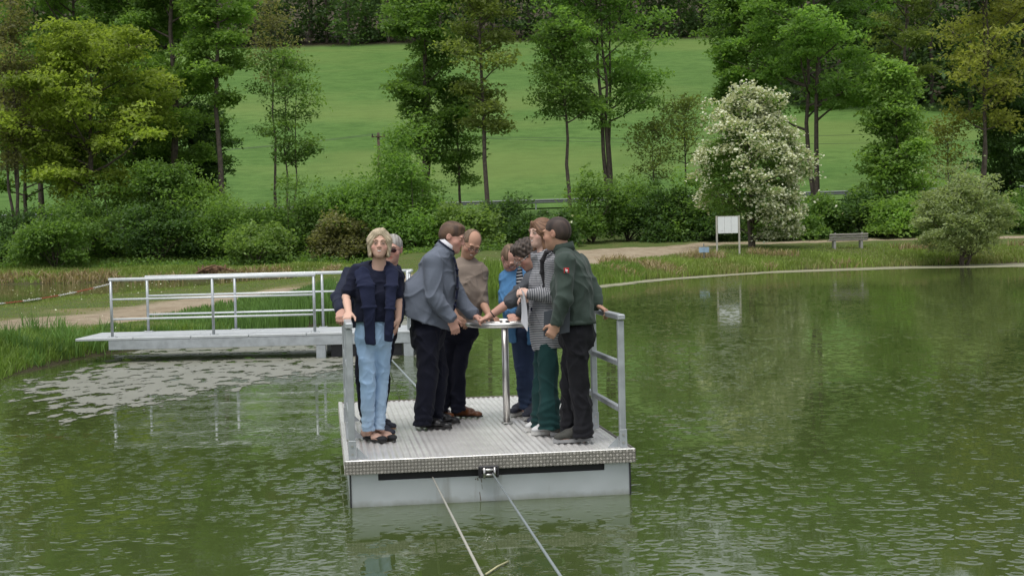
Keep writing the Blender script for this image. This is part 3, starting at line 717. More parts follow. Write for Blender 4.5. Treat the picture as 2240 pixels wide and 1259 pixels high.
# small white flowers beside the track
P = scatter(rng, 9000, (-20, 26), (0, 68), lambda x, y: (sdist(x, y, SHORE2) > 0.2) & (near_d(x, y) > 0.5) & (sand_mask(x, y) < 0.1) & (wob(x, y, 0.7, 70) > 0.25) & (x > -0.42 * y))
P = P[rng.choice(len(P), min(420, len(P)), replace=False)]; P[:, 2] += rng.uniform(0.15, 0.5, len(P))
V, F = leaves_mesh(P, 0.04, rng, flat=1.2, aspect=0.9); o = make('wildflowers', V, F, BLOSSOM); add_attr(o, 'tint', np.full(len(V), 0.8)); tag(o, 'small white wildflowers beside the sandy track', kind='stuff')
# low bushy undergrowth below the left shrubs
P = scatter(rng, 60000, (-40, 79), (4, 90), lambda x, y: (x > -0.42 * y) & (sdist(x, y, SHORE2) > 4.0) & (near_d(x, y) > 18))
P[:, 2] += np.abs(rng.normal(0, 0.28, len(P))) * (0.4 + np.clip(wob(P[:, 0], P[:, 1], 0.8, 72) + 0.4, 0, 1.4)); P = P[rng.choice(len(P), min(26000, len(P)), replace=False)]
V, F = leaves_mesh(P, 0.2, rng); o = make('undergrowth', V, F, GRN['mid']); add_attr(o, 'tint', np.repeat(np.clip(rng.normal(0.4, 0.2, len(P)), 0, 1), 4)); tag(o, 'low leafy undergrowth in front of the shrubs', kind='stuff')
P = scatter(rng, 40000, (8, 86.8), (46, 92), lambda x, y: (x < 0.42 * y + 4) & (sand_mask(x, y) < 0.1))
P[:, 2] += np.abs(rng.normal(0, 0.3, len(P))); P = P[rng.choice(len(P), min(14000, len(P)), replace=False)]
V, F = leaves_mesh(P, 0.18, rng); o = make('undergrowth', V, F, GRN['dark']); add_attr(o, 'tint', np.repeat(np.clip(rng.normal(0.45, 0.2, len(P)), 0, 1), 4)); tag(o, 'dark low undergrowth behind the far shore path', kind='stuff')
# ------------------------------------------------------------------ metals
GALV = simple('galvanised_steel', (0.46, 0.49, 0.51), 0.42, 0.4, vary=0.22, scale=9, bmp=0.1, bscale=40)
ALU = simple('aluminium_tread', (0.86, 0.845, 0.82), 0.26, 0.40, vary=0.16, scale=4, bmp=0.12, bscale=120)
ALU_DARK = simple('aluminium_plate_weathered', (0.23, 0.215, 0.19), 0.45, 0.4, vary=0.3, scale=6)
STEEL = simple('stainless_steel', (0.55, 0.54, 0.52), 0.30, 0.9, vary=0.1, scale=3)
BLACK = simple('slot_shade_black', (0.012, 0.012, 0.014), 0.6)
DARKMET = simple('dark_steel', (0.05, 0.05, 0.055), 0.45, 0.5)
PALE = simple('pale_rail', (0.74, 0.77, 0.78), 0.35, 0.2, vary=0.1)

# ------------------------------------------------------------------ the raft
YAW = math.radians(7.6)
FL = onz(755, 1010, 0.34)
RU = np.array([math.cos(YAW), math.sin(YAW), 0]); RV = np.array([-math.sin(YAW), math.cos(YAW), 0])
RW, RL, DZ = 2.13, 3.84, 0.34
def rp(u, v, z=0.0): return np.array([u, v, z])              # raft coordinates: right, back, up from the deck
raft = empty('cable_raft', FL, 'square metal cable raft with tread-plate deck carrying eight people', 'raft', rz=YAW)
# deck: corrugated sheet with small raised pips along each rib
def deck():
    pitch = 0.0485; nr_ = int(RW / pitch); prof = []
    for i in range(nr_):
        u0 = i * RW / nr_; w = RW / nr_
        for a, z in ((0.0, 0.0), (0.14, 0.0), (0.30, 0.0085), (0.50, 0.0115), (0.70, 0.0085), (0.86, 0.0)): prof.append((u0 + a * w, z))
    prof.append((RW, 0.0)); prof = np.array(prof)
    nv = 130; vs = np.linspace(0, RL, nv)
    X, Y = np.meshgrid(prof[:, 0], vs); Z = np.repeat(prof[None, :, 1], nv, 0)
    rib = np.minimum((X / (RW / nr_)).astype(int), nr_ - 1)
    wave = 0.80 + 0.20 * np.cos(2 * math.pi * (Y / 0.055 + 0.5 * (rib % 2)))
    Z = Z * wave - 0.012
    m = len(prof); I = np.arange(nv * m).reshape(nv, m)
    F = np.stack([I[:-1, :-1], I[:-1, 1:], I[1:, 1:], I[1:, :-1]], -1).reshape(-1, 4)
    make('deck_sheet', np.stack([X, Y, Z], -1).reshape(-1, 3), F, ALU, raft, smooth=True)
deck()
def skirt(name, a, b, h, outward):
    """tread-plate skirt from a to b (deck corners), with its raised bars"""
    a, b = np.asarray(a, float), np.asarray(b, float); L = np.linalg.norm(b - a); e = (b - a) / L; o = np.asarray(outward, float)
    mb = MB(); up = np.array([0, 0, 1.0])
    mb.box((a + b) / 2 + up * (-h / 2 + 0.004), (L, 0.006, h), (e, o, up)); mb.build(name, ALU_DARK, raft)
    t = MB(); t.box((a + b) / 2 + up * 0.002 - o * 0.014, (L, 0.036, 0.009), (e, o, up), 0.003); t.build('edge_trim', ALU, raft)
    bars = MB(); rows = 4; pit = h / rows; cols = int(L / pit); p2 = L / cols
    for r in range(rows):
        for c in range(cols):
            cc = a + e * (c + 0.5) * p2 + up * (-(r + 0.5) * pit) + o * 0.003
            s = 1 if (r + c) % 2 else -1
            for kk in (-1, 0, 1):
                d = unit(e + s * up); w = unit(up * s * -1 + e)
                q = cc + w * kk * 0.0060; hl = 0.0150 * (1 - 0.25 * abs(kk)); hw = 0.0027
                bars.add([q - d * hl, q - w * hw, q + d * hl, q + w * hw, q + o * 0.0035], [(0, 1, 4), (1, 2, 4), (2, 3, 4), (3, 0, 4)])
    tag(bars.build('tread_bars', simple('tread_bar_worn', (0.62, 0.59, 0.54), 0.35, 0.4), raft), kind='stuff')
skirt('front_skirt', rp(0, 0), rp(RW, 0), 0.098, (0, -1, 0))
skirt('side_skirt', rp(0, RL), rp(0, 0), 0.098, (-1, 0, 0))
m_ = MB()
for a, b, o in ((rp(RW, 0), rp(RW, RL), (1, 0, 0)), (rp(RW, RL), rp(0, RL), (0, 1, 0))):
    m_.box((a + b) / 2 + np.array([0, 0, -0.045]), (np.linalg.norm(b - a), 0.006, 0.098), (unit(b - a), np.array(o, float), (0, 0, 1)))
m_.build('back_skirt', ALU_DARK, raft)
# float body, its front sheet with a long slot
def hull_material():
    m, n, l, p = principled('hull_sheet')
    base = mixc(n, l, noise(n, l, 2.2, 5), (0.47, 0.505, 0.525), (0.60, 0.63, 0.65))
    st = ramp(n, l, noise(n, l, 3.0, 6, stretch=(2.5, 1, 0.35)), [(0.60, (0, 0, 0)), (0.74, (1, 1, 1))])
    base = mixc(n, l, math_(n, l, 'MULTIPLY', st, 0.5), base, (0.20, 0.185, 0.15))
    tc = n.new('ShaderNodeTexCoord'); sx = n.new('ShaderNodeSeparateXYZ'); l.new(tc.outputs['Object'], sx.inputs[0])
    edge = math_(n, l, 'ADD', sx.outputs['Z'], math_(n, l, 'MULTIPLY', noise(n, l, 14, 5), 0.07))
    slime = ramp(n, l, math_(n, l, 'MULTIPLY_ADD', edge, -10.0, -2.6), [(0.0, (0, 0, 0)), (0.5, (1, 1, 1))])       # dried tide line just above the water
    base = mixc(n, l, math_(n, l, 'MULTIPLY', slime, 0.55), base, (0.20, 0.20, 0.14))
    l.new(base, p.inputs['Base Color']); p.inputs['Metallic'].default_value = 0.35; p.inputs['Roughness'].default_value = 0.42
    l.new(bump(n, l, noise(n, l, 2.4, 2), 0.35, 0.06), p.inputs['Normal']); return m
HULL = hull_material()
hb = MB(); y0 = 0.05
hb.box((RW / 2, RL / 2, -0.33), (RW - 0.06, RL - 0.16, 0.46)); hb.build('float', HULL, raft)
hb = MB()
u0, u1, zt_, zs, zb = 0.03, RW - 0.03, -0.096, -0.152, -0.56
s0, s1 = 0.235, 1.905
for a, b, c, d in ((u0, s0, zs, zt_), (s1, u1, zs, zt_), (u0, u1, zb, zs)):
    hb.box(((a + b) / 2, y0, (c + d) / 2), (b - a, 0.008, d - c))
hb.build('hull_plate', HULL, raft)
MB().box(((s0 + s1) / 2, y0 + 0.018, (zs + zt_) / 2), (s1 - s0, 0.012, zt_ - zs)).build('slot_shade', BLACK, raft)  # black strip painting the shade inside the open slot, no rubber part
for uu in (u0 + 0.004, u1 - 0.004): MB().box((uu, y0 - 0.007, -0.33), (0.012, 0.012, 0.46)).build('corner_seam', DARKMET, raft)
RUST = simple('rust_stain', (0.13, 0.075, 0.035), 0.8, vary=0.4, scale=40)
for (du, dz0, dz1, w) in ((0.96, -0.165, -0.185, 0.006), (0.985, -0.16, -0.20, 0.005), (0.975, -0.27, -0.335, 0.004), (0.945, -0.17, -0.178, 0.008), (0.99, -0.21, -0.25, 0.002)):
    MB().box((du, y0 - 0.0050, (dz0 + dz1) / 2), (w, 0.0012, dz0 - dz1), (unit(np.array([1, 0, 0.12])), (0, 1, 0), unit(np.array([-0.12, 0, 1])))).build('rust_streak', RUST, raft)
# roller fairlead with two pairs of rollers
fa = empty('fairlead', (0, 0, 0)); fa.parent = raft
fc = np.array([1.035, -0.03, -0.115])
f1 = MB()
f1.box(fc + [0, 0.018, 0], (0.15, 0.012, 0.085), bev=0.004); f1.box(fc + [-0.062, -0.012, 0], (0.008, 0.05, 0.07)); f1.box(fc + [0.062, -0.012, 0], (0.008, 0.05, 0.07))
f1.build('bracket', DARKMET, fa)
for dz in (0.018, -0.018):
    MB().tube([fc + [-0.057, -0.016, dz], fc + [0.057, -0.016, dz]], 0.0105, 12).build('roller', STEEL, fa, smooth=True)
for du in (-0.038, 0.038):
    MB().tube([fc + [du, -0.034, -0.038], fc + [du, -0.034, 0.038]], 0.0085, 12).build('roller', STEEL, fa, smooth=True)

# side railings, three posts each
def railing(u, inward, label):
    r = empty('raft_railing', FL + RU * u, label, 'railing', 'railings of the raft', rz=YAW)
    for i, v in enumerate((0.085, 1.165, 2.245)):
        MB().box((0, v, 0.478), (0.048, 0.048, 0.946), bev=0.006).build('post', GALV, r)
        b = MB(); b.box((0, v - 0.0275, 0.075), (0.056, 0.006, 0.135), bev=0.002)
        b.add([(inward * 0.031, v - 0.004, 0.008), (inward * 0.115, v - 0.004, 0.008), (inward * 0.031, v - 0.004, 0.092),
               (inward * 0.031, v + 0.004, 0.008), (inward * 0.115, v + 0.004, 0.008), (inward * 0.031, v + 0.004, 0.092)],
              [(0, 1, 2), (3, 5, 4), (0, 3, 4, 1), (1, 4, 5, 2), (2, 5, 3, 0)])
        fb = b.build('foot_bracket', GALV, r)
        for z in (0.045, 0.105): MB().tube([(0, v - 0.031, z), (0, v - 0.038, z)], 0.009, 6).build('bolt', STEEL, fb)
    MB().box((0, 1.165, 0.976), (0.056, 2.26, 0.040), bev=0.006).build('top_rail', GALV, r)
    for z in (0.628, 0.285):
        for a, b in ((0.111, 1.139), (1.191, 2.219)):
            MB().box((0, (a + b) / 2, z), (0.040, b - a, 0.040), bev=0.005).build('cross_rail', GALV, r)
railing(0.055, 1, 'left galvanised railing of the raft, gripped by the smiling woman')
railing(RW - 0.075, -1, 'right galvanised railing of the raft, held by the man in dark green')

# hand wheel on a post
PZ = 0.855
pc = onz(1109, 924, DZ)
wheel = empty('hand_wheel', pc, 'stainless steel hand wheel on a round post in the middle of the raft', 'hand wheel')
MB().tube([(0, 0, 0.0), (0, 0, PZ - 0.012)], 0.030, 20).build('post', STEEL, wheel, smooth=True)
w_ = MB(); w_.torus((0, 0, PZ), 0.312, 0.024, n=64, k=12); w_.build('rim', STEEL, wheel, smooth=True)
for k in range(3):
    a = k * 2.094 + 0.4
    MB().tube([(0, 0, PZ), (math.cos(a) * 0.30, math.sin(a) * 0.30, PZ)], 0.012, 8).build('spoke', STEEL, wheel, smooth=True)
MB().tube([(0, 0, PZ - 0.03), (0, 0, PZ + 0.02)], 0.042, 16).build('hub', STEEL, wheel, smooth=True)
MB().tube([(0, 0, 0.001), (0, 0, 0.010)], 0.05, 20).build('flange', STEEL, wheel)
WC = pc + np.array([0, 0, PZ])

# cables
def world_of(u, v, z): return FL + RU * u + RV * v + np.array([0, 0, z])
def cable(name, pts, r, mat, label, sag=0.0):
    P = np.array(pts, float)
    if sag:
        a, b = P[0], P[-1]; t = np.linspace(0, 1, 24)[:, None]; P = a + (b - a) * t; P[:, 2] -= 4 * sag * (t * (1 - t))[:, 0]
    return tag(MB().tube(P, r, 8).build(name, mat, smooth=True), label, 'cable', 'cables of the raft')
ROPE = simple('pale_rope', (0.46, 0.45, 0.39), 0.8, vary=0.3, scale=120)
WIRE = simple('wire_cable', (0.38, 0.43, 0.44), 0.5, 0.4, vary=0.3, scale=150)
cable('rope', [world_of(0.63, 0.06, -0.148), at(1055, 1259, 4.9), at(1110, 1400, 3.4)], 0.0062, ROPE, 'pale rope running from the slot in the raft to the near shore')
cable('wire_cable', [world_of(1.06, -0.045, -0.125), at(1228, 1262, 5.0), at(1310, 1390, 3.4)], 0.0062, WIRE, 'bluish wire cable running out of the roller guide to the near shore')
cable('wire_cable', [world_of(0.95, RL + 0.03, -0.12), at(908, 842, 15.5), at(852, 782, 22.0)], 0.012, WIRE, 'wire cable from the back of the raft to the footbridge')

# floating straw in the foreground
STRAW = simple('straw', (0.48, 0.46, 0.26), 0.7)
a = onz(1063, 1258) + [0, 0, .008]; b = onz(1112, 1231) + [0, 0, .012]
tag(MB().tube([a, (a + b) / 2 + [0, 0.01, .004], b], 0.006, 6).build('straw', STRAW, smooth=True), 'single pale straw floating between the two cables', 'straw')

# ------------------------------------------------------------------ footbridge
BZ = 0.42
BA = onz(246, 738, BZ); BB = onz(689, 727, BZ)
be = unit((BB - BA) * np.array([1, 1, 0])); bn = np.array([-be[1], be[0], 0])
br_yaw = math.atan2(be[1], be[0])
rear = onz(325, 725, BZ); bw = float((rear - BA) @ bn); rs0 = float((rear - BA) @ be)
re_end = float((onz(897, 712, BZ) - BA) @ be)
sp = float(np.linalg.norm((BB - BA)[:2])) / 2
bridge = empty('footbridge', BA, 'galvanised footbridge with grey deck at the left bank', 'footbridge', rz=br_yaw)
x0, x1 = -0.60, re_end + 0.28
DECKG = simple('grey_deck_panel', (0.52, 0.545, 0.555), 0.5, 0.2, vary=0.12, scale=5, bmp=0.2, bscale=80)
npan = 6; pw = (x1 - x0) / npan
for i in range(npan):
    MB().box((x0 + (i + 0.5) * pw, bw / 2, -0.022), (pw - 0.008, bw + 0.16, 0.044), bev=0.006).build('deck_panel', DECKG, bridge)
for y in (-0.05, bw + 0.05):
    MB().box(((x0 + 0.55 + x1) / 2, y, -0.125), (x1 - x0 - 0.55, 0.05, 0.158), bev=0.004).build('girder', GALV, bridge)
for x, wd in ((2 * sp + 0.10, 0.16), (re_end + 0.05, 0.16)):
    for y in (-0.02, bw):
        MB().box((x, y, -0.45), (wd, 0.10, 0.50), bev=0.008).build('support_leg', GALV, bridge)
MB().box(((2 * sp + 0.24 + re_end - 0.06) / 2, 0.35, -0.35), (re_end - 2 * sp - 0.32, 0.5, 0.29)).build('float', DARKMET, bridge)
RH = 0.965
def bridge_rail(xs_, y, label, ret=False):
    r = empty('bridge_railing', BA + be * 0 + bn * y, label, 'railing', 'railings of the footbridge', rz=br_yaw)
    for x in xs_:
        MB().tube([(x, 0, 0.008), (x, 0, RH - 0.02)], 0.024, 12).build('post', GALV, r, smooth=True)
        f_ = MB(); f_.box((x, 0, 0.006), (0.15, 0.11, 0.012), bev=0.003)
        fo = f_.build('foot_plate', GALV, r)
        for dx in (-0.055, 0.055): MB().tube([(x + dx, 0, 0.012), (x + dx, 0, 0.024)], 0.010, 6).build('bolt', STEEL, fo)
    MB().tube([(xs_[0] - 0.03, 0, RH), (xs_[-1] + 0.03, 0, RH)], 0.028, 14).build('top_rail', PALE, r, smooth=True)
    for z in (0.635, 0.305):
        MB().tube([(xs_[0], 0, z), (xs_[-1], 0, z)], 0.017, 10).build('cross_rail', PALE, r, smooth=True)
    if ret:
        x = xs_[-1]
        MB().tube([(x, 0, RH), (x + 0.05, -0.05, RH), (x + 0.06, -bw, RH)], 0.028, 12).build('end_rail', PALE, r, smooth=True)
        MB().tube([(x + 0.06, -bw, 0.008), (x + 0.06, -bw, RH)], 0.024, 12).build('post', GALV, r, smooth=True)
        for z in (0.635, 0.305): MB().tube([(x, 0, z), (x + 0.06, -bw, z)], 0.017, 10).build('end_rail', PALE, r, smooth=True)
bridge_rail([0, sp, 2 * sp], 0.0, 'front railing of the footbridge, nearer to the raft')
bridge_rail([rs0, rs0 + (re_end - rs0) / 3, rs0 + 2 * (re_end - rs0) / 3, re_end], bw, 'back railing of the footbridge, on the side of the sandy track', ret=True)

# red and white barrier chain: one link mesh copied along a sagging line
RED = simple('red_plastic', (0.42, 0.07, 0.04), 0.5); WHITE = simple('white_plastic', (0.72, 0.72, 0.70), 0.5)
ch_root = empty('barrier_chain', BA + np.array([0, 0, 0.90]), 'sagging red and white plastic chain tied to the footbridge railing', 'chain')
pa = np.zeros(3); pb = at(-60, 668, 22.5) - (BA + np.array([0, 0, 0.90])); nlk = 62
def link_mesh(mat):
    mb = MB(); A = []
    for k in range(12):
        t = 2 * math.pi * k / 12; A.append((0.022 * math.cos(t) + (0.013 if math.cos(t) > 0 else -0.013), 0.014 * math.sin(t), 0))
    A = np.array(A); V = []; F = []
    for k in range(12):
        for j in range(5):
            q = 2 * math.pi * j / 5; nrm = unit(A[k] * np.array([0.6, 1, 0])); V.append(A[k] + nrm * 0.0055 * math.cos(q) + np.array([0, 0, 0.0055 * math.sin(q)]))
            F.append((k * 5 + j, ((k + 1) % 12) * 5 + j, ((k + 1) % 12) * 5 + (j + 1) % 5, k * 5 + (j + 1) % 5))
    mb.add(V, F); return mb.build('link', mat, ch_root, smooth=True)
first = {}
for i in range(nlk):
    t = (i + 0.5) / nlk; c = pa + (pb - pa) * t; c = c - np.array([0, 0, 4 * 0.06 * t * (1 - t)])
    d = unit(pb - pa + np.array([0, 0, -4 * 0.06 * (1 - 2 * t)])); red = (i // 8) % 2 == 1
    if red not in first: o = link_mesh(RED if red else WHITE); first[red] = o
    else: o = first[red].copy(); COL.objects.link(o); o.parent = ch_root
    q = Vector(d).to_track_quat('X', 'Z').to_matrix().to_4x4() @ Matrix.Rotation(math.pi / 2 * (i % 2), 4, 'X')
    o.matrix_local = Matrix.Translation(Vector(c)) @ q @ Matrix.Diagonal((np.linalg.norm(pb - pa) / nlk / 0.049,) * 3 + (1,))

# ------------------------------------------------------------------ board, small sign, bench
fr = lambda px, d: foot(px, d)
g0, g1 = fr(1568, 72.5), fr(1617, 72.5); gm = (g0 + g1) / 2; ga = unit((g1 - g0) * np.array([1, 1, 0])); wbd = np.linalg.norm((g1 - g0)[:2])
brd = empty('notice_board', gm, 'white notice board on two posts in front of the blossoming tree', 'notice board', rz=math.atan2(ga[1], ga[0]))
WPAINT = simple('white_board', (0.74, 0.76, 0.76), 0.55, vary=0.06, scale=3); POSTM = simple('pale_post', (0.46, 0.44, 0.38), 0.7)
zt = CZ + (hor(1592) - 472) / FPX * 72.5 - gm[2]
for sx in (-1, 1): MB().box((sx * wbd / 2, 0, zt / 2 - 0.05), (0.085, 0.085, zt + 0.1), bev=0.01).build('post', POSTM, brd)
for k in range(3):
    w3 = (wbd - 0.11) / 3
    MB().box((-wbd / 2 + 0.055 + (k + 0.5) * w3, 0, zt - 0.46), (w3 - 0.008, 0.05, 0.86), bev=0.004).build('panel', WPAINT, brd)
MB().box((0, 0, zt - 0.02), (wbd - 0.09, 0.06, 0.022)).build('frame', POSTM, brd)
DIRT = simple('smudge', (0.45, 0.45, 0.43), 0.8); 
for dx in (-0.36, -0.31, -0.27): MB().box((dx, -0.0262, zt - 0.76), (0.012, 0.0015, 0.10 + dx * 0.1)).build('stain', DIRT, brd)
b0 = fr(1539, 70.0)
sg = empty('blue_sign', b0, 'small light blue sign on a thin post left of the white board', 'sign')
MB().tube([(0, 0, -0.1), (0, 0, 0.78)], 0.028, 8).build('post', simple('grey_post', (0.22, 0.23, 0.22), 0.6, 0.4), sg)
for sx in (-1, 1): MB().box((sx * 0.128, -0.05, 0.47), (0.245, 0.02, 0.27), bev=0.012).build('panel', simple('pale_blue_plate', (0.30, 0.42, 0.55), 0.5), sg)

WOOD = simple('weathered_wood', (0.42, 0.38, 0.36), 0.8, vary=0.3, scale=20, stretch=(0.2, 1, 1)); CONC = simple('concrete', (0.36, 0.35, 0.33), 0.85, vary=0.15)
e0, e1 = fr(1826, 76), fr(1885, 76); em = (e0 + e1) / 2; ea = unit((e1 - e0) * np.array([1, 1, 0])); lw = np.linalg.norm((e1 - e0)[:2])
bench = empty('park_bench', em, 'grey slatted wooden park bench seen from behind on the far shore', 'bench', rz=math.atan2(ea[1], ea[0]))
for sx in (-1, 1):
    MB().box((sx * lw / 2, 0.24, 0.20), (0.12, 0.48, 0.46), bev=0.01).build('leg', CONC, bench)
    MB().bar((sx * lw / 2, 0.06, 0.43), (sx * lw / 2, -0.10, 0.86), 0.07, 0.05, up=(0, 1, 0)).build('bracket', CONC, bench)
for k in range(3): MB().box((0, 0.03 - 0.045 * k - 0.05, 0.50 + 0.135 * k), (2.08, 0.04, 0.10), ((1, 0, 0), unit(np.array([0, 1, 0.35])), unit(np.array([0, -0.35, 1]))), 0.01).build('back_slat', WOOD, bench)
for k in range(3): MB().box((0, 0.14 + 0.135 * k, 0.452), (2.08, 0.105, 0.04), bev=0.01).build('seat_slat', WOOD, bench)

# guardrail of the road: W-beam on posts
gr = empty('guardrail', (0, road_y(0) - 3.1, 0), 'long grey steel guardrail along the road behind the hedge', 'guardrail')
xs = np.linspace(-60, 60, 61); V = []; prof = [(0, 0.46), (-0.05, 0.50), (-0.05, 0.56), (0, 0.61), (-0.05, 0.66), (-0.05, 0.72), (0, 0.77)]
for x in xs:
    for dy, z in prof: V.append((x, road_y(x) - road_y(0) + dy, 4.05 + 0.0045 * x + z))
I = np.arange(len(xs) * 7).reshape(len(xs), 7); F = np.stack([I[:-1, :-1], I[1:, :-1], I[1:, 1:], I[:-1, 1:]], -1).reshape(-1, 4)
make('beam', V, F, simple('guardrail_steel', (0.20, 0.215, 0.22), 0.6, 0.3), gr)
p0 = None
for x in np.arange(-58, 60, 4.0):
    y = road_y(x) + 0.08; z = 4.05 + 0.0045 * x
    if p0 is None: p0 = MB().box((0, 0, 0.2), (0.10, 0.12, 1.1)).build('post', GALV, gr); o = p0
    else: o = p0.copy(); COL.objects.link(o); o.parent = gr
    o.location = (x, y - road_y(0) + 0.02, z)

# utility pole and its wires
pd = 121.0; pbase = foot(834, pd); ptop = CZ + (hor(834) - 291) / FPX * pd
up_ = empty('utility_pole', pbase, 'brown wooden utility pole with a crossarm above the hazel shrub', 'utility pole')
PW = simple('pole_wood', (0.10, 0.065, 0.045), 0.9, vary=0.3)
hp = ptop - pbase[2]
MB().tube([(0, 0, -0.5), (0, 0, hp)], [0.15, 0.11], 10).build('pole', PW, up_, smooth=True)
MB().box((0, -0.12, hp - 0.35), (1.15, 0.10, 0.12)).build('crossarm', PW, up_)
for dx in (-0.5, 0.5): MB().tube([(dx, -0.12, hp - 0.29), (dx, -0.12, hp - 0.10)], 0.05, 8).build('insulator', DARKMET, up_)
for dx, hi_ in ((-0.5, 'upper'), (0.5, 'lower')):
    a = pbase + np.array([dx, -0.12, hp - 0.10])
    for q, sd_ in ((at(-300, 345, 118), 'left'), (at(2500, 262 + 30 * (dx > 0), 126), 'right')):
        t = np.linspace(0, 1, 30)[:, None]; P = a + (q - a) * t; P[:, 2] -= 4 * 0.9 * (t * (1 - t))[:, 0]
        tag(MB().tube(P, 0.012, 4).build('power_line', DARKMET), hi_ + ' thin dark power line running to the ' + sd_ + ' of the wooden pole', 'wire', 'power lines of the utility pole')

# root stump on the bank of the second pond
sb = ground_at(468, 596); rngs = np.random.default_rng(9)
stump = empty('root_stump', sb, 'weathered brown root stump on the bank behind the footbridge', 'stump')
sm = MB(); sm.ellipsoid((0, 0, 0.12), (0.75, 0.4, 0.30), n=9, m=6)
for k in range(9):
    x = -0.8 + 0.2 * k + rngs.uniform(-.05, .05); z = 0.32 + 0.12 * math.sin(k * 2.1)
    sm.tube([(x, -0.35, -0.1), (x + 0.03, -0.38, z * 0.6), (x + rngs.uniform(-.1, .1), -0.25, z)], [0.09, 0.07, 0.045], 5)
sm.tube([(0.3, -0.5, 0.34), (0.8, -0.5, 0.18), (1.35, -0.5, 0.02)], [0.07, 0.07, 0.04], 6); sm.tube([(-0.9, -0.5, 0.0), (-0.3, -0.52, 0.28), (0.2, -0.5, 0.42)], [0.05, 0.07, 0.05], 6)
sm.build('roots', simple('root_wood', (0.19, 0.11, 0.06), 0.9, vary=0.5, scale=5, bmp=0.8, bscale=12), stump)
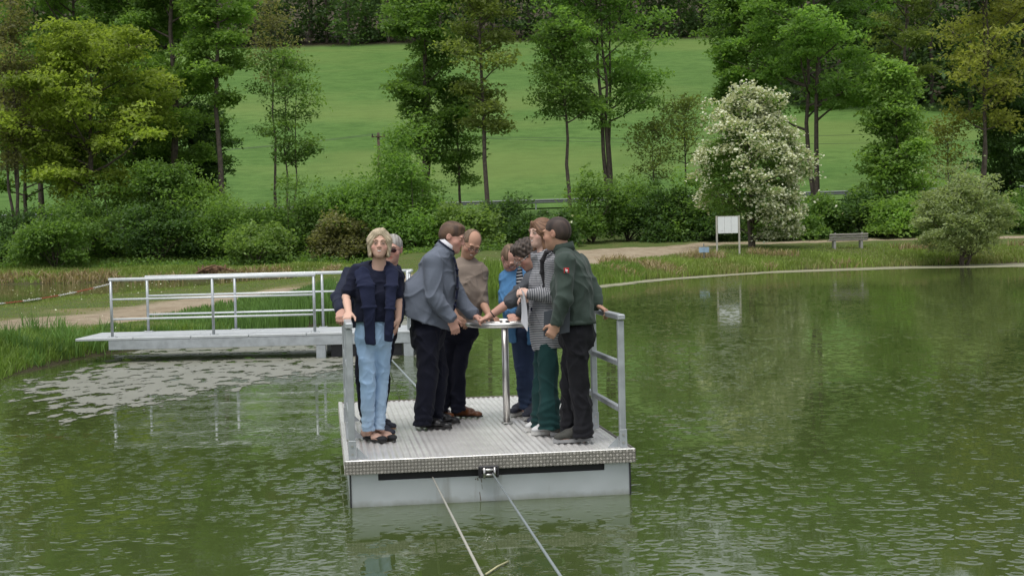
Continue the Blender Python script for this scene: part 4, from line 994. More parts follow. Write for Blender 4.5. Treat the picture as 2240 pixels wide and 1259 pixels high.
# ------------------------------------------------------------------ people: bodies as one smooth skin, clothes as shells over it
class Field:
    """signed distance grid; shapes are blended in and the zero surface is meshed"""
    def __init__(s, lo, hi, h):
        s.h = h; s.lo = np.asarray(lo, float); s.n = np.ceil((np.asarray(hi) - s.lo) / h).astype(int) + 1
        s.D = np.full(s.n, 1.0, np.float32); s.ax = [s.lo[i] + h * np.arange(s.n[i]) for i in range(3)]
    def win(s, lo, hi, pad):
        a = np.clip(np.floor((np.asarray(lo) - pad - s.lo) / s.h).astype(int), 0, s.n - 1); b = np.clip(np.ceil((np.asarray(hi) + pad - s.lo) / s.h).astype(int) + 1, 1, s.n)
        sl = tuple(slice(i, j) for i, j in zip(a, b))
        X, Y, Z = np.meshgrid(*[s.ax[i][sl[i]] for i in range(3)], indexing='ij', sparse=True); return sl, X, Y, Z
    def put(s, sl, d, k, op):
        A = s.D[sl]; d = d.astype(np.float32)
        if op == 'add':
            if k > 0: h = np.maximum(k - np.abs(A - d), 0) / k; s.D[sl] = np.minimum(A, d) - h * h * k * 0.25
            else: s.D[sl] = np.minimum(A, d)
        else:
            d = -d
            if k > 0: h = np.maximum(k - np.abs(A - d), 0) / k; s.D[sl] = np.maximum(A, d) + h * h * k * 0.25
            else: s.D[sl] = np.maximum(A, d)
    def cone(s, a, b, ra, rb, k=0.02, op='add'):
        a, b = np.asarray(a, float), np.asarray(b, float); r = max(ra, rb)
        sl, X, Y, Z = s.win(np.minimum(a, b) - r, np.maximum(a, b) + r, k + 0.03)
        e = b - a; L2 = float(e @ e) + 1e-12
        t = np.clip(((X - a[0]) * e[0] + (Y - a[1]) * e[1] + (Z - a[2]) * e[2]) / L2, 0, 1)
        d = np.sqrt((X - a[0] - t * e[0]) ** 2 + (Y - a[1] - t * e[1]) ** 2 + (Z - a[2] - t * e[2]) ** 2) - (ra + (rb - ra) * t)
        s.put(sl, d, k, op); return s
    def econe(s, a, b, wa, wb, side, k=0.03, op='add', flat=False):
        """elliptic tapered bar; wa, wb = (half width along side, half depth)"""
        a, b = np.asarray(a, float), np.asarray(b, float); e = b - a; L = np.linalg.norm(e); e = e / L
        sd = np.asarray(side, float); sd = sd - e * (sd @ e); sd /= np.linalg.norm(sd); fd = np.cross(e, sd)
        r = max(*wa, *wb); sl, X, Y, Z = s.win(np.minimum(a, b) - r, np.maximum(a, b) + r, k + 0.03)
        x, y, z = X - a[0], Y - a[1], Z - a[2]
        ax = x * e[0] + y * e[1] + z * e[2]; t = np.clip(ax / L, 0, 1)
        w = wa[0] + (wb[0] - wa[0]) * t; dp = wa[1] + (wb[1] - wa[1]) * t; m = np.minimum(w, dp)
        ox = (x * sd[0] + y * sd[1] + z * sd[2]) / w; oy = (x * fd[0] + y * fd[1] + z * fd[2]) / dp
        oz = (ax - t * L) / (m if not flat else m * 0.35)
        p_ = np.sqrt(ox * ox + oy * oy + oz * oz)
        s.put(sl, (p_ - 1) * m * (0.6 + 0.4 * np.minimum(1, m / np.maximum(w, dp)) * 1.0), k, op); return s
    def ell(s, c, r, A=None, k=0.02, op='add'):
        """ellipsoid; rows of A are its axes"""
        c = np.asarray(c, float); A = np.eye(3) if A is None else A; R = max(r)
        sl, X, Y, Z = s.win(c - R, c + R, k + 0.03); x, y, z = X - c[0], Y - c[1], Z - c[2]
        q = [(x * A[i][0] + y * A[i][1] + z * A[i][2]) / r[i] for i in range(3)]
        p_ = np.sqrt(q[0] ** 2 + q[1] ** 2 + q[2] ** 2); g = np.sqrt((q[0] / r[0]) ** 2 + (q[1] / r[1]) ** 2 + (q[2] / r[2]) ** 2) + 1e-9
        s.put(sl, p_ * (p_ - 1) / g, k, op); return s
    def plane(s, p, nrm, k=0.0):
        """cut away everything on the side the normal points to"""
        X, Y, Z = np.meshgrid(*s.ax, indexing='ij', sparse=True); nrm = unit(np.asarray(nrm, float))
        d = ((X - p[0]) * nrm[0] + (Y - p[1]) * nrm[1] + (Z - p[2]) * nrm[2]).astype(np.float32)
        s.D = np.maximum(s.D, d) if k <= 0 else np.maximum(s.D, d) + np.maximum(k - np.abs(s.D - d), 0) ** 2 / k * 0.25; return s
    def mesh(s):
        D = s.D.copy(); D[0] = D[-1] = 1; D[:, 0] = D[:, -1] = 1; D[:, :, 0] = D[:, :, -1] = 1
        I = D < 0; n = np.array(D.shape); cn = n - 1
        cnt = np.zeros(cn, np.int8)
        for i in (0, 1):
            for j in (0, 1):
                for k in (0, 1): cnt += I[i:i + cn[0], j:j + cn[1], k:k + cn[2]]
        cells = np.argwhere((cnt > 0) & (cnt < 8)); N = len(cells)
        if N == 0: return np.zeros((0, 3)), np.zeros((0, 4), np.int32)
        idm = np.full(cn, -1, np.int32); idm[tuple(cells.T)] = np.arange(N)
        C = np.array([[i, j, k] for i in (0, 1) for j in (0, 1) for k in (0, 1)])
        val = np.stack([D[tuple((cells + c).T)] for c in C], 1)
        acc = np.zeros((N, 3)); w = np.zeros(N)
        for a in range(8):
            for b in range(a + 1, 8):
                if np.abs(C[a] - C[b]).sum() != 1: continue
                va, vb = val[:, a], val[:, b]; cr = (va < 0) != (vb < 0); t = np.where(cr, va / np.where(cr, va - vb, 1), 0)
                acc += np.where(cr[:, None], C[a] + (C[b] - C[a]) * t[:, None], 0); w += cr
        V = s.lo + (cells + acc / w[:, None]) * s.h
        Q = []
        for ax in range(3):
            u, v = (ax + 1) % 3, (ax + 2) % 3
            A = np.moveaxis(I, ax, 0); cr = A[:-1] != A[1:]; inn = A[:-1]
            g = np.argwhere(cr); full = np.zeros_like(g)
            rest = [d for d in range(3) if d != ax]
            full[:, ax] = g[:, 0]; full[:, rest[0]] = g[:, 1]; full[:, rest[1]] = g[:, 2]
            ok = (full[:, u] > 0) & (full[:, v] > 0) & (full[:, u] < cn[u]) & (full[:, v] < cn[v]); full = full[ok]; sgn = inn[tuple(g[ok].T)]
            du = np.eye(3, dtype=int)[u]; dv = np.eye(3, dtype=int)[v]
            q = np.stack([idm[tuple((full - du - dv).T)], idm[tuple((full - dv).T)], idm[tuple(full.T)], idm[tuple((full - du).T)]], 1)
            q = np.where(sgn[:, None], q, q[:, ::-1]); Q.append(q)
        return V, np.concatenate(Q).astype(np.int32)

def vnormals(V, F):
    n = np.cross(V[F[:, 2]] - V[F[:, 0]], V[F[:, 3]] - V[F[:, 1]]); out = np.zeros_like(V)
    for i in range(4): np.add.at(out, F[:, i], n)
    return unit(out)
def relax(V, F, it=2, lam=0.5):
    E = np.concatenate([F[:, [0, 1]], F[:, [1, 2]], F[:, [2, 3]], F[:, [3, 0]]]); deg = np.bincount(E.ravel(), minlength=len(V))[:, None]
    for _ in range(it):
        S = np.stack([np.bincount(E[:, 0], V[E[:, 1], i], len(V)) + np.bincount(E[:, 1], V[E[:, 0], i], len(V)) for i in range(3)], 1)
        V = V + lam * (S / np.maximum(deg, 1) - V)
    return V
def folds(V, F, amp, wl, seed, hem=None):
    """cloth creases: patches of ridged waves pushed along the normal, plus stacked folds above a trouser hem"""
    r = np.random.default_rng(seed); N = vnormals(V, F); s = np.zeros(len(V))
    for k in range(9):
        d = unit(r.normal(size=3) * np.array([1.0, 1.0, 0.8])); f = 2 * math.pi / (wl * r.uniform(0.7, 2.0))
        ph = V @ d * f + r.uniform(0, 6.28) + 1.6 * np.sin(V @ unit(r.normal(size=3)) * f * 0.5 + r.uniform(0, 6.28))
        mask = np.clip(0.25 + np.sin(V @ unit(r.normal(size=3)) * 2 * math.pi / (wl * 3.2) + r.uniform(0, 6.28)), 0, 1) ** 1.5
        s += ((1 - np.abs(np.sin(ph / 2))) ** 2.2 * 1.7 - 0.5) * mask
    out = amp * s * 0.9
    if hem is not None:
        z = V[:, 2] - hem; ang = V[:, 0] * 23 + V[:, 1] * 19
        out += 1.1 * amp * np.exp(-(z / 0.11) ** 2) * np.sin(z * 2 * math.pi / 0.055 + 1.8 * np.sin(ang) + r.uniform(0, 6))
    return V + N * out[:, None]

def thin(ob, ratio):
    """collapse needless faces of a meshed surface, keeping its shape"""
    m = ob.modifiers.new('thin', 'DECIMATE'); m.ratio = ratio; dg = bpy.context.evaluated_depsgraph_get()
    me = bpy.data.meshes.new_from_object(ob.evaluated_get(dg)); ob.modifiers.clear(); old = ob.data; ob.data = me; bpy.data.meshes.remove(old)
    me.polygons.foreach_set('use_smooth', np.ones(len(me.polygons), bool)); return ob
def coords(ob):
    a = np.empty(len(ob.data.vertices) * 3, np.float32); ob.data.vertices.foreach_get('co', a); return a.reshape(-1, 3).astype(float)

# ---- materials of skin and cloth
def skin_material(name, c, rosy):
    m, n, l, p = principled(name)
    t = attr(n, 'zone')                                            # 0 skin, 0.5 rosy cheek, 1 lip
    l.new(ramp(n, l, t, [(0.0, c), (0.5, rosy), (1.0, (rosy[0] * 0.72, rosy[1] * 0.52, rosy[2] * 0.52))]), p.inputs['Base Color'])
    p.inputs['Roughness'].default_value = 0.62; p.inputs['Specular IOR Level'].default_value = 0.3
    p.inputs['Subsurface Weight'].default_value = 0.0
    l.new(bump(n, l, noise(n, l, 160, 3), 0.15, 0.002), p.inputs['Normal']); return m
SKIN = skin_material('skin', (0.62, 0.395, 0.305), (0.64, 0.33, 0.265))
SKIN_RED = skin_material('skin_ruddy', (0.55, 0.315, 0.245), (0.54, 0.245, 0.195))
SKIN_TAN = skin_material('skin_tanned', (0.46, 0.265, 0.185), (0.44, 0.205, 0.15))
SKIN_PALE = skin_material('skin_pale', (0.63, 0.42, 0.34), (0.63, 0.35, 0.285))
def cloth(name, c, rough=0.9, fine=220, vary=0.16, sheen=0.03, stripe=None, patch=None):
    m, n, l, p = principled(name)
    base = ramp(n, l, noise(n, l, 5, 5), [(0.3, tuple(x * (1 - vary) for x in c)), (0.7, tuple(min(1, x * (1 + vary)) for x in c))])
    if patch: base = mixc(n, l, ramp(n, l, noise(n, l, 3.2, 2, stretch=(1, 1, 0.45)), [(0.42, (0, 0, 0)), (0.66, (1, 1, 1))]), base, patch)
    if stripe:
        per, c2, duty = stripe; s = attr(n, 'band'); fr_ = math_(n, l, 'FRACT', math_(n, l, 'DIVIDE', s, per))
        base = mixc(n, l, math_(n, l, 'GREATER_THAN', fr_, duty), base, c2)
    l.new(base, p.inputs['Base Color']); p.inputs['Roughness'].default_value = rough; p.inputs['Specular IOR Level'].default_value = 0.2
    p.inputs['Sheen Weight'].default_value = sheen; p.inputs['Sheen Roughness'].default_value = 0.5
    l.new(bump(n, l, noise(n, l, fine, 2), 0.35, 0.003, bump(n, l, noise(n, l, 11, 3, rough=0.5), 0.35, 0.014)), p.inputs['Normal']); return m
def hair_material(name, c, c2, rough=0.62):
    m, n, l, p = principled(name)
    l.new(ramp(n, l, attr(n, 'tint'), [(0.15, c2), (0.85, c)]), p.inputs['Base Color']); p.inputs['Roughness'].default_value = rough
    l.new(bump(n, l, noise(n, l, 260, 2, stretch=(1, 1, 0.2)), 0.6, 0.004), p.inputs['Normal']); return m
NAVY = cloth('navy_cotton', (0.008, 0.010, 0.024)); NAVY_KNIT = cloth('navy_knit', (0.013, 0.017, 0.042), fine=140)
JEANS = cloth('light_denim', (0.30, 0.44, 0.62), patch=(0.46, 0.60, 0.76), fine=300, vary=0.1); DENIM = cloth('dark_denim', (0.022, 0.035, 0.075), patch=(0.045, 0.068, 0.12))
NAVY_JACKET = cloth('navy_jacket', (0.012, 0.016, 0.034), 0.7); GREY_WOOL = cloth('grey_wool', (0.135, 0.155, 0.195), fine=160, vary=0.1)
NAVY_TR = cloth('navy_trousers', (0.008, 0.009, 0.018)); TAUPE = cloth('taupe_knit', (0.215, 0.175, 0.145), fine=150, vary=0.1)
BLACK_TR = cloth('black_trousers', (0.009, 0.009, 0.012), 0.75); BLUE = cloth('blue_blazer', (0.085, 0.22, 0.42), fine=180, vary=0.12)
GREY_SW = cloth('dark_grey_sweater', (0.075, 0.080, 0.090), fine=150); STRIPE_SHIRT = cloth('striped_shirt', (0.010, 0.011, 0.016), stripe=(0.027, (0.55, 0.55, 0.55), 0.62))
COAT = cloth('striped_coat', (0.035, 0.040, 0.060), stripe=(0.0140, (0.40, 0.40, 0.41), 0.48), vary=0.05); TEAL = cloth('bottle_green_trousers', (0.010, 0.040, 0.039), 0.85, vary=0.2)
GREEN_J = cloth('dark_green_jacket', (0.038, 0.056, 0.046), 0.8, vary=0.14, sheen=0.1); WHITE_SH = cloth('white_shirt', (0.70, 0.70, 0.74), vary=0.05)
LEA_BLACK = simple('black_leather', (0.012, 0.012, 0.013), 0.35); LEA_BROWN = simple('brown_leather', (0.17, 0.062, 0.022), 0.38, vary=0.35, scale=14)
SUEDE = simple('black_suede', (0.012, 0.012, 0.015), 0.8); SNEAK_W = simple('white_sneaker', (0.70, 0.70, 0.70), 0.55); SNEAK_D = simple('dark_sneaker', (0.02, 0.023, 0.04), 0.7)
HIKE = simple('hiking_shoe', (0.060, 0.060, 0.052), 0.8, vary=0.3, scale=30); SOLE_G = simple('grey_sole', (0.34, 0.34, 0.34), 0.7); SOLE_D = simple('dark_sole', (0.018, 0.017, 0.016), 0.7); SOLE_W = simple('white_sole', (0.62, 0.61, 0.58), 0.6)
EYE_W = simple('eye_white', (0.62, 0.60, 0.57), 0.25, vary=0.03); EYE_D = simple('iris', (0.035, 0.03, 0.03), 0.2); TEETH = simple('teeth', (0.78, 0.75, 0.69), 0.3, vary=0.03)
LASH = simple('lash', (0.06, 0.035, 0.025), 0.8); FRAME = simple('spectacle_frame', (0.03, 0.03, 0.035), 0.35, 0.4); FRAME_S = simple('spectacle_frame_silver', (0.5, 0.5, 0.5), 0.3, 0.8)
LENS_D = simple('tinted_lens', (0.035, 0.010, 0.012), 0.08)
def lens_clear():
    m, n, l, p = principled('clear_lens'); out = n['Material Output']; t = n.new('ShaderNodeBsdfTransparent'); g = n.new('ShaderNodeBsdfGlossy'); g.inputs['Roughness'].default_value = 0.05
    mx = n.new('ShaderNodeMixShader'); mx.inputs[0].default_value = 0.12; l.new(t.outputs[0], mx.inputs[1]); l.new(g.outputs[0], mx.inputs[2]); l.new(mx.outputs[0], out.inputs[0]); return m
LENS = lens_clear()

# ---- head, in head coordinates (x: person's right, y: forward, z: up), 0 at eye level between ears
def head_axes(fwd, up):
    f = unit(np.asarray(fwd, float)); r = unit(np.cross(f, np.asarray(up, float))); u = np.cross(r, f); return np.stack([r, f, u])
def add_head(F, c, A, s=1.0, smile=0.0, slim=1.0):
    T = lambda x, y, z: c + s * (np.array([x * slim, y, z]) @ A)
    R = lambda a, b, d: (s * a * slim, s * b, s * d)
    F.ell(T(0, -0.014, 0.040), R(0.076, 0.096, 0.083), A, 0.0)
    F.ell(T(0, 0.022, -0.018), R(0.066, 0.072, 0.090), A, 0.03 * s)
    F.ell(T(0, 0.042, -0.066), R(0.050, 0.050, 0.048), A, 0.03 * s)
    F.ell(T(0, 0.070, -0.094), R(0.024, 0.022, 0.020), A, 0.03 * s)
    for q in (-1, 1):
        F.ell(T(q * 0.044, 0.055, -0.030), R(0.024, 0.026, 0.024), A, 0.02 * s)                # cheek
        F.ell(T(q * 0.031, 0.089, 0.026), R(0.024, 0.011, 0.009), A, 0.014 * s)                # brow ridge
        F.ell(T(q * 0.031, 0.101, 0.004), R(0.019, 0.014, 0.011), A, 0.012 * s, 'sub')          # eye socket
        F.ell(T(q * 0.031, 0.081, 0.003), R(0.0145, 0.0135, 0.012), A, 0.004 * s)              # lids over the eyeball
        F.ell(T(q * 0.076, -0.008, 0.000), R(0.011, 0.021, 0.033), A, 0.008 * s)               # ear
        F.ell(T(q * 0.086, 0.000, 0.002), R(0.006, 0.010, 0.016), A, 0.006 * s, 'sub')
        F.ell(T(q * 0.012, 0.101, -0.029), R(0.009, 0.010, 0.008), A, 0.008 * s)               # nostril wing
    F.cone(T(0, 0.088, 0.016), T(0, 0.107, -0.020), 0.0076 * s, 0.0102 * s * slim, 0.014 * s)
    F.ell(T(0, 0.091, -0.053), R(0.022 + 0.006 * smile, 0.010, 0.006), A, 0.008 * s)
    F.ell(T(0, 0.088, -0.066), R(0.019 + 0.005 * smile, 0.010, 0.007), A, 0.008 * s)
    F.ell(T(0, 0.103, -0.0595), R(0.021 + 0.008 * smile, 0.009, 0.002 + 0.004 * smile), A, 0.004 * s, 'sub')
def zones(V, c, A, s, lips=True):
    q = (V - c) @ A.T / s; z = np.zeros(len(V)); f = q[:, 1] > 0.02
    for sx in (-1, 1): z = np.maximum(z, 0.5 * np.exp(-(((q[:, 0] - sx * 0.045) / 0.022) ** 2 + ((q[:, 2] + 0.030) / 0.022) ** 2)) * f)
    z = np.maximum(z, 0.4 * np.exp(-((q[:, 0] / 0.013) ** 2 + ((q[:, 2] + 0.022) / 0.016) ** 2)) * f)
    z = np.maximum(z, 0.3 * np.exp(-(((np.abs(q[:, 0]) - 0.078) / 0.010) ** 2 + (q[:, 2] / 0.035) ** 2)))
    if not lips: return z
    lip = ((q[:, 0] / 0.026) ** 2 + ((q[:, 2] + 0.060) / 0.0125) ** 2 < 1) & (q[:, 1] > 0.07); z[lip] = 0.85
    return z
def face_parts(parent, org, c, A, s, eyes='open', teeth=False, brow=(0.12, 0.08, 0.05), glasses=None, slim=1.0):
    T = lambda x, y, z: c + s * (np.array([x * slim, y, z]) @ A) - org
    bm = simple('eyebrow_hair', brow, 0.8)
    for q in (-1, 1):
        if eyes == 'open':
            MB().ellipsoid(T(q * 0.031, 0.0845, 0.002), (0.0125 * s, 0.0120 * s, 0.0062 * s), A, 12, 8).build('eye', EYE_W, parent, True)
            MB().ellipsoid(T(q * 0.031, 0.0945, 0.0022), (0.0056 * s, 0.0028 * s, 0.0050 * s), A, 12, 6).build('iris', EYE_D, parent, True)
        MB().tube([T(q * 0.017, 0.0955, 0.0020), T(q * 0.031, 0.0978, 0.0068 if eyes == 'open' else -0.001), T(q * 0.045, 0.0895, 0.002)], 0.0014 * s, 6).build('eyelash', LASH, parent, True)
        MB().tube([T(q * 0.014, 0.0985, 0.026), T(q * 0.026, 0.1005, 0.0325), T(q * 0.037, 0.0975, 0.0335), T(q * 0.049, 0.0875, 0.027)], [0.0022 * s, 0.0027 * s, 0.0024 * s, 0.0012 * s], 6).build('eyebrow', bm, parent, True)
    if teeth:
        cv = lambda w, yo, z0, z1, n=9: [T(x * w, yo - 0.020 * x * x, z0 + (z1 - z0) * x * x) for x in np.linspace(-1, 1, n)]
        tp = [0.55 + 0.45 * (1 - x * x) for x in np.linspace(-1, 1, 9)]
        MB().tube(cv(0.0290, 0.0958, -0.0610, -0.0490), [0.0062 * s * t for t in tp], 8, up=(0, 0.3, 1)).build('teeth', TEETH, parent, True)
        lips = simple('lip', (0.50, 0.20, 0.17), 0.4)
        MB().tube(cv(0.0350, 0.0990, -0.0525, -0.0455), [0.0028 * s * t for t in tp], 8).build('lip', lips, parent, True)
        MB().tube(cv(0.0340, 0.0975, -0.0715, -0.0470), [0.0036 * s * t for t in tp], 8).build('lip', lips, parent, True)
    if glasses:
        fm, lm = glasses; g = MB()
        for q in (-1, 1):
            cc = T(q * 0.033, 0.112, -0.001); g.torus(cc, 0.0225 * s, 0.0016 * s, (A[0] * 1.12, A[2] * 0.76, A[1]), 20, 6)
            g.tube([T(q * 0.056, 0.108, 0.004), T(q * 0.079, 0.088, 0.008), T(q * 0.084, 0.0, 0.010)], 0.0018 * s, 5)
        g.tube([T(-0.011, 0.114, 0.003), T(0.011, 0.114, 0.003)], 0.0017 * s, 5)
        go = g.build('glasses', fm, parent, True)
        for q in (-1, 1): MB().ellipsoid(T(q * 0.033, 0.1115, -0.001), (0.0245 * s, 0.0018 * s, 0.0165 * s), A, 14, 6).build('lens', lm, go, True)

def build_hair(parent, org, c, A, s, style, mat, seed, slim=1.0):
    h = 0.0052; F = Field(c - 0.24 * s, c + 0.20 * s, h); T = lambda x, y, z: c + s * (np.array([x * slim, y, z]) @ A); R = lambda a, b, d: (s * a * slim, s * b, s * d)
    if style in ('short', 'crop', 'grey', 'curly'):
        g = {'short': 0.0075, 'crop': 0.0045, 'grey': 0.005, 'curly': 0.017}[style]
        F.ell(T(0, -0.014, 0.040), R(0.076 + g, 0.096 + g, 0.083 + g * 1.15), A, 0)
        if style != 'curly': F.ell(T(0, -0.046, -0.004), R(0.068 + g * .6, 0.060 + g * .6, 0.058), A, 0.035)
        else: F.ell(T(0, -0.055, 0.005), R(0.080, 0.070, 0.060), A, 0.02)
        if style == 'short': F.ell(T(0, 0.040, 0.100), R(0.052, 0.040, 0.022), A, 0.03)
        if style == 'curly': F.ell(T(0, 0.055, 0.105), R(0.066, 0.045, 0.034), A, 0.02)
        F.ell(T(0, 0.135, -0.035), R(0.098, 0.098, 0.108), A, 0.008, 'sub')
        for q in (-1, 1): F.ell(T(q * 0.095, 0.016, -0.030), R(0.034, 0.046, 0.044), A, 0.008, 'sub')
        F.plane(T(0, 0, -0.048), -A[2] + 0.35 * A[1])
    elif style == 'bald':
        F.ell(T(0, -0.014, 0.040), R(0.083, 0.102, 0.088), A, 0); F.ell(T(0, -0.050, -0.005), R(0.073, 0.064, 0.055), A, 0.02)
        F.ell(T(0, 0.078, 0.082), R(0.060, 0.105, 0.070), A, 0.02, 'sub'); F.ell(T(0, 0.135, -0.025), R(0.105, 0.105, 0.115), A, 0.008, 'sub')
        for q in (-1, 1): F.ell(T(q * 0.095, 0.016, -0.030), R(0.034, 0.046, 0.044), A, 0.008, 'sub')
        F.plane(T(0, 0, -0.048), -A[2] + 0.35 * A[1])
    elif style == 'bob':
        F.ell(T(0, -0.020, 0.034), R(0.098, 0.112, 0.098), A, 0)
        for q in (-1, 1):
            F.econe(T(q * 0.083, 0.002, 0.030), T(q * 0.076, 0.012, -0.096), R(0.024, 0.056, 0)[:2], R(0.019, 0.046, 0)[:2], A[0], 0.03)
        F.ell(T(0, -0.070, -0.040), R(0.092, 0.055, 0.088), A, 0.04)
        F.ell(T(-0.004, 0.128, -0.036), R(0.071, 0.094, 0.130), A, 0.010, 'sub'); F.ell(T(0, 0.02, -0.12), R(0.054, 0.085, 0.075), A, 0.01, 'sub')
        F.econe(T(-0.026, 0.058, 0.116), T(0.042, 0.070, 0.088), R(0.020, 0.012, 0)[:2], R(0.020, 0.011, 0)[:2], A[2], 0.02); F.econe(T(0.042, 0.070, 0.088), T(0.080, 0.050, 0.010), R(0.020, 0.011, 0)[:2], R(0.018, 0.011, 0)[:2], A[2], 0.02)
        F.econe(T(-0.030, 0.066, 0.108), T(-0.074, 0.054, 0.030), R(0.018, 0.011, 0)[:2], R(0.016, 0.011, 0)[:2], A[2], 0.02)
    elif style == 'long':
        F.ell(T(0, -0.020, 0.036), R(0.091, 0.110, 0.099), A, 0)
        for q in (-1, 1): F.econe(T(q * 0.072, -0.004, 0.030), T(q * 0.070, -0.012, -0.140), R(0.024, 0.056, 0)[:2], R(0.022, 0.044, 0)[:2], A[0], 0.03)
        F.ell(T(0, -0.075, -0.060), R(0.078, 0.046, 0.105), A, 0.04)
        F.ell(T(0, 0.132, -0.045), R(0.062, 0.090, 0.112), A, 0.010, 'sub')
        for q in (-1, 1): F.econe(T(q * 0.012, 0.084, 0.092), T(q * 0.068, 0.058, 0.000), R(0.024, 0.012, 0)[:2], R(0.018, 0.011, 0)[:2], A[2], 0.012)
    V, Fc = F.mesh(); V = relax(V, Fc, 1)
    q = (V - c) @ A.T; r = np.random.default_rng(seed); N = vnormals(V, Fc); d = np.zeros(len(V)); curl = style == 'curly'
    ang = np.arctan2(q[:, 0], q[:, 2] - 0.12 if style in ('bob', 'long') else q[:, 1] + 0.3)
    for k in range(6):
        if curl: d += np.sin(q @ (r.normal(size=3) * 95) + r.uniform(0, 6.28))
        else: d += np.sin(ang * r.uniform(25, 70) + q[:, 1] * r.uniform(-60, 60) + q[:, 2] * r.uniform(-12, 12) + r.uniform(0, 6.28))
    d /= 6; V = V + N * (d * (0.013 if curl else 0.0018))[:, None]
    t = np.clip(0.5 + d * 0.9, 0, 1)
    # loose strands on top of the volume
    ns = 900 if style in ('bob', 'long') else 700; pick = r.choice(len(V), ns)
    P = V[pick]; nn = N[pick]; dn = (-A[2] if style in ('bob', 'long') else A[1] * 0.6 + A[2] * 0.2); tg = dn - nn * (nn @ dn)[:, None] + r.normal(0, 0.05 if not curl else 0.9, (ns, 3)); tg = unit(tg)
    L = s * r.uniform(0.010, 0.030, ns)[:, None] * (1.3 if style in ('bob', 'long') else 0.32); sd = unit(np.cross(tg, nn)) * 0.0011
    SV = np.stack([P - sd, P + sd, P + tg * L + nn * L * 0.02 + sd * 0.3, P + tg * L + nn * L * 0.02 - sd * 0.3], 1).reshape(-1, 3)
    VV = np.concatenate([V, SV]) - org; FF = np.concatenate([Fc, len(V) + np.arange(4 * ns).reshape(-1, 4)])
    o = make('hair', VV, FF, mat, parent, True); add_attr(o, 'tint', np.concatenate([t, np.repeat(np.clip(t[pick] + r.normal(0, 0.25, ns), 0, 1), 4)])); return o

# ---- hand with five fingers
def add_hand(F, wr, dirv, palmn, thumb, curl=0.5, s=1.0, spread=0.1, tcurl=0.3, straight_base=False):
    """wr wrist, dirv towards the fingers, palmn out of the palm, thumb: side of the thumb"""
    d = unit(np.asarray(dirv, float)); n = np.asarray(palmn, float); n = unit(n - d * (n @ d)); th = np.asarray(thumb, float); th = unit(th - d * (th @ d) - n * (th @ n))
    P = lambda a, b, c_: wr + s * (d * a + th * b + n * c_)
    F.econe(P(0.0, 0, 0), P(0.030, 0, 0), (0.027 * s, 0.020 * s), (0.036 * s, 0.017 * s), th, 0.012)
    F.econe(P(0.030, 0, 0), P(0.082, 0, 0), (0.037 * s, 0.016 * s), (0.040 * s, 0.012 * s), th, 0.012)
    for b, L, r in ((0.030, 0.074, 0.0088), (0.010, 0.082, 0.0092), (-0.010, 0.076, 0.0088), (-0.029, 0.060, 0.0078)):
        a = P(0.084, b, 0.0); ang = 0.15 + curl * 0.9; side = th * b * spread * 20
        for i, (fl, k_) in enumerate(((0.46, 1.0), (0.30, 1.1), (0.24, 0.8))):
            dd = unit(d * math.cos(ang) + n * math.sin(ang) + side * 0.02); e = a + s * dd * L * fl
            F.cone(a, e, r * s * (1 - 0.08 * i), r * s * (1 - 0.08 * (i + 1)), 0.006); a = e; ang += curl * 0.85 * k_
    a = P(0.022, 0.030, 0.004); dd = unit(d * 0.62 + th * 0.75 * (1 - tcurl * 0.5) + n * (0.25 + tcurl * 0.5)); e = a + s * dd * 0.046; F.cone(a, e, 0.0135 * s, 0.0108 * s, 0.012)
    dd = unit(d * 0.85 + th * 0.25 * (1 - tcurl) + n * (0.2 + tcurl * 0.7)); F.cone(e, e + s * dd * 0.034, 0.0106 * s, 0.0085 * s, 0.006)

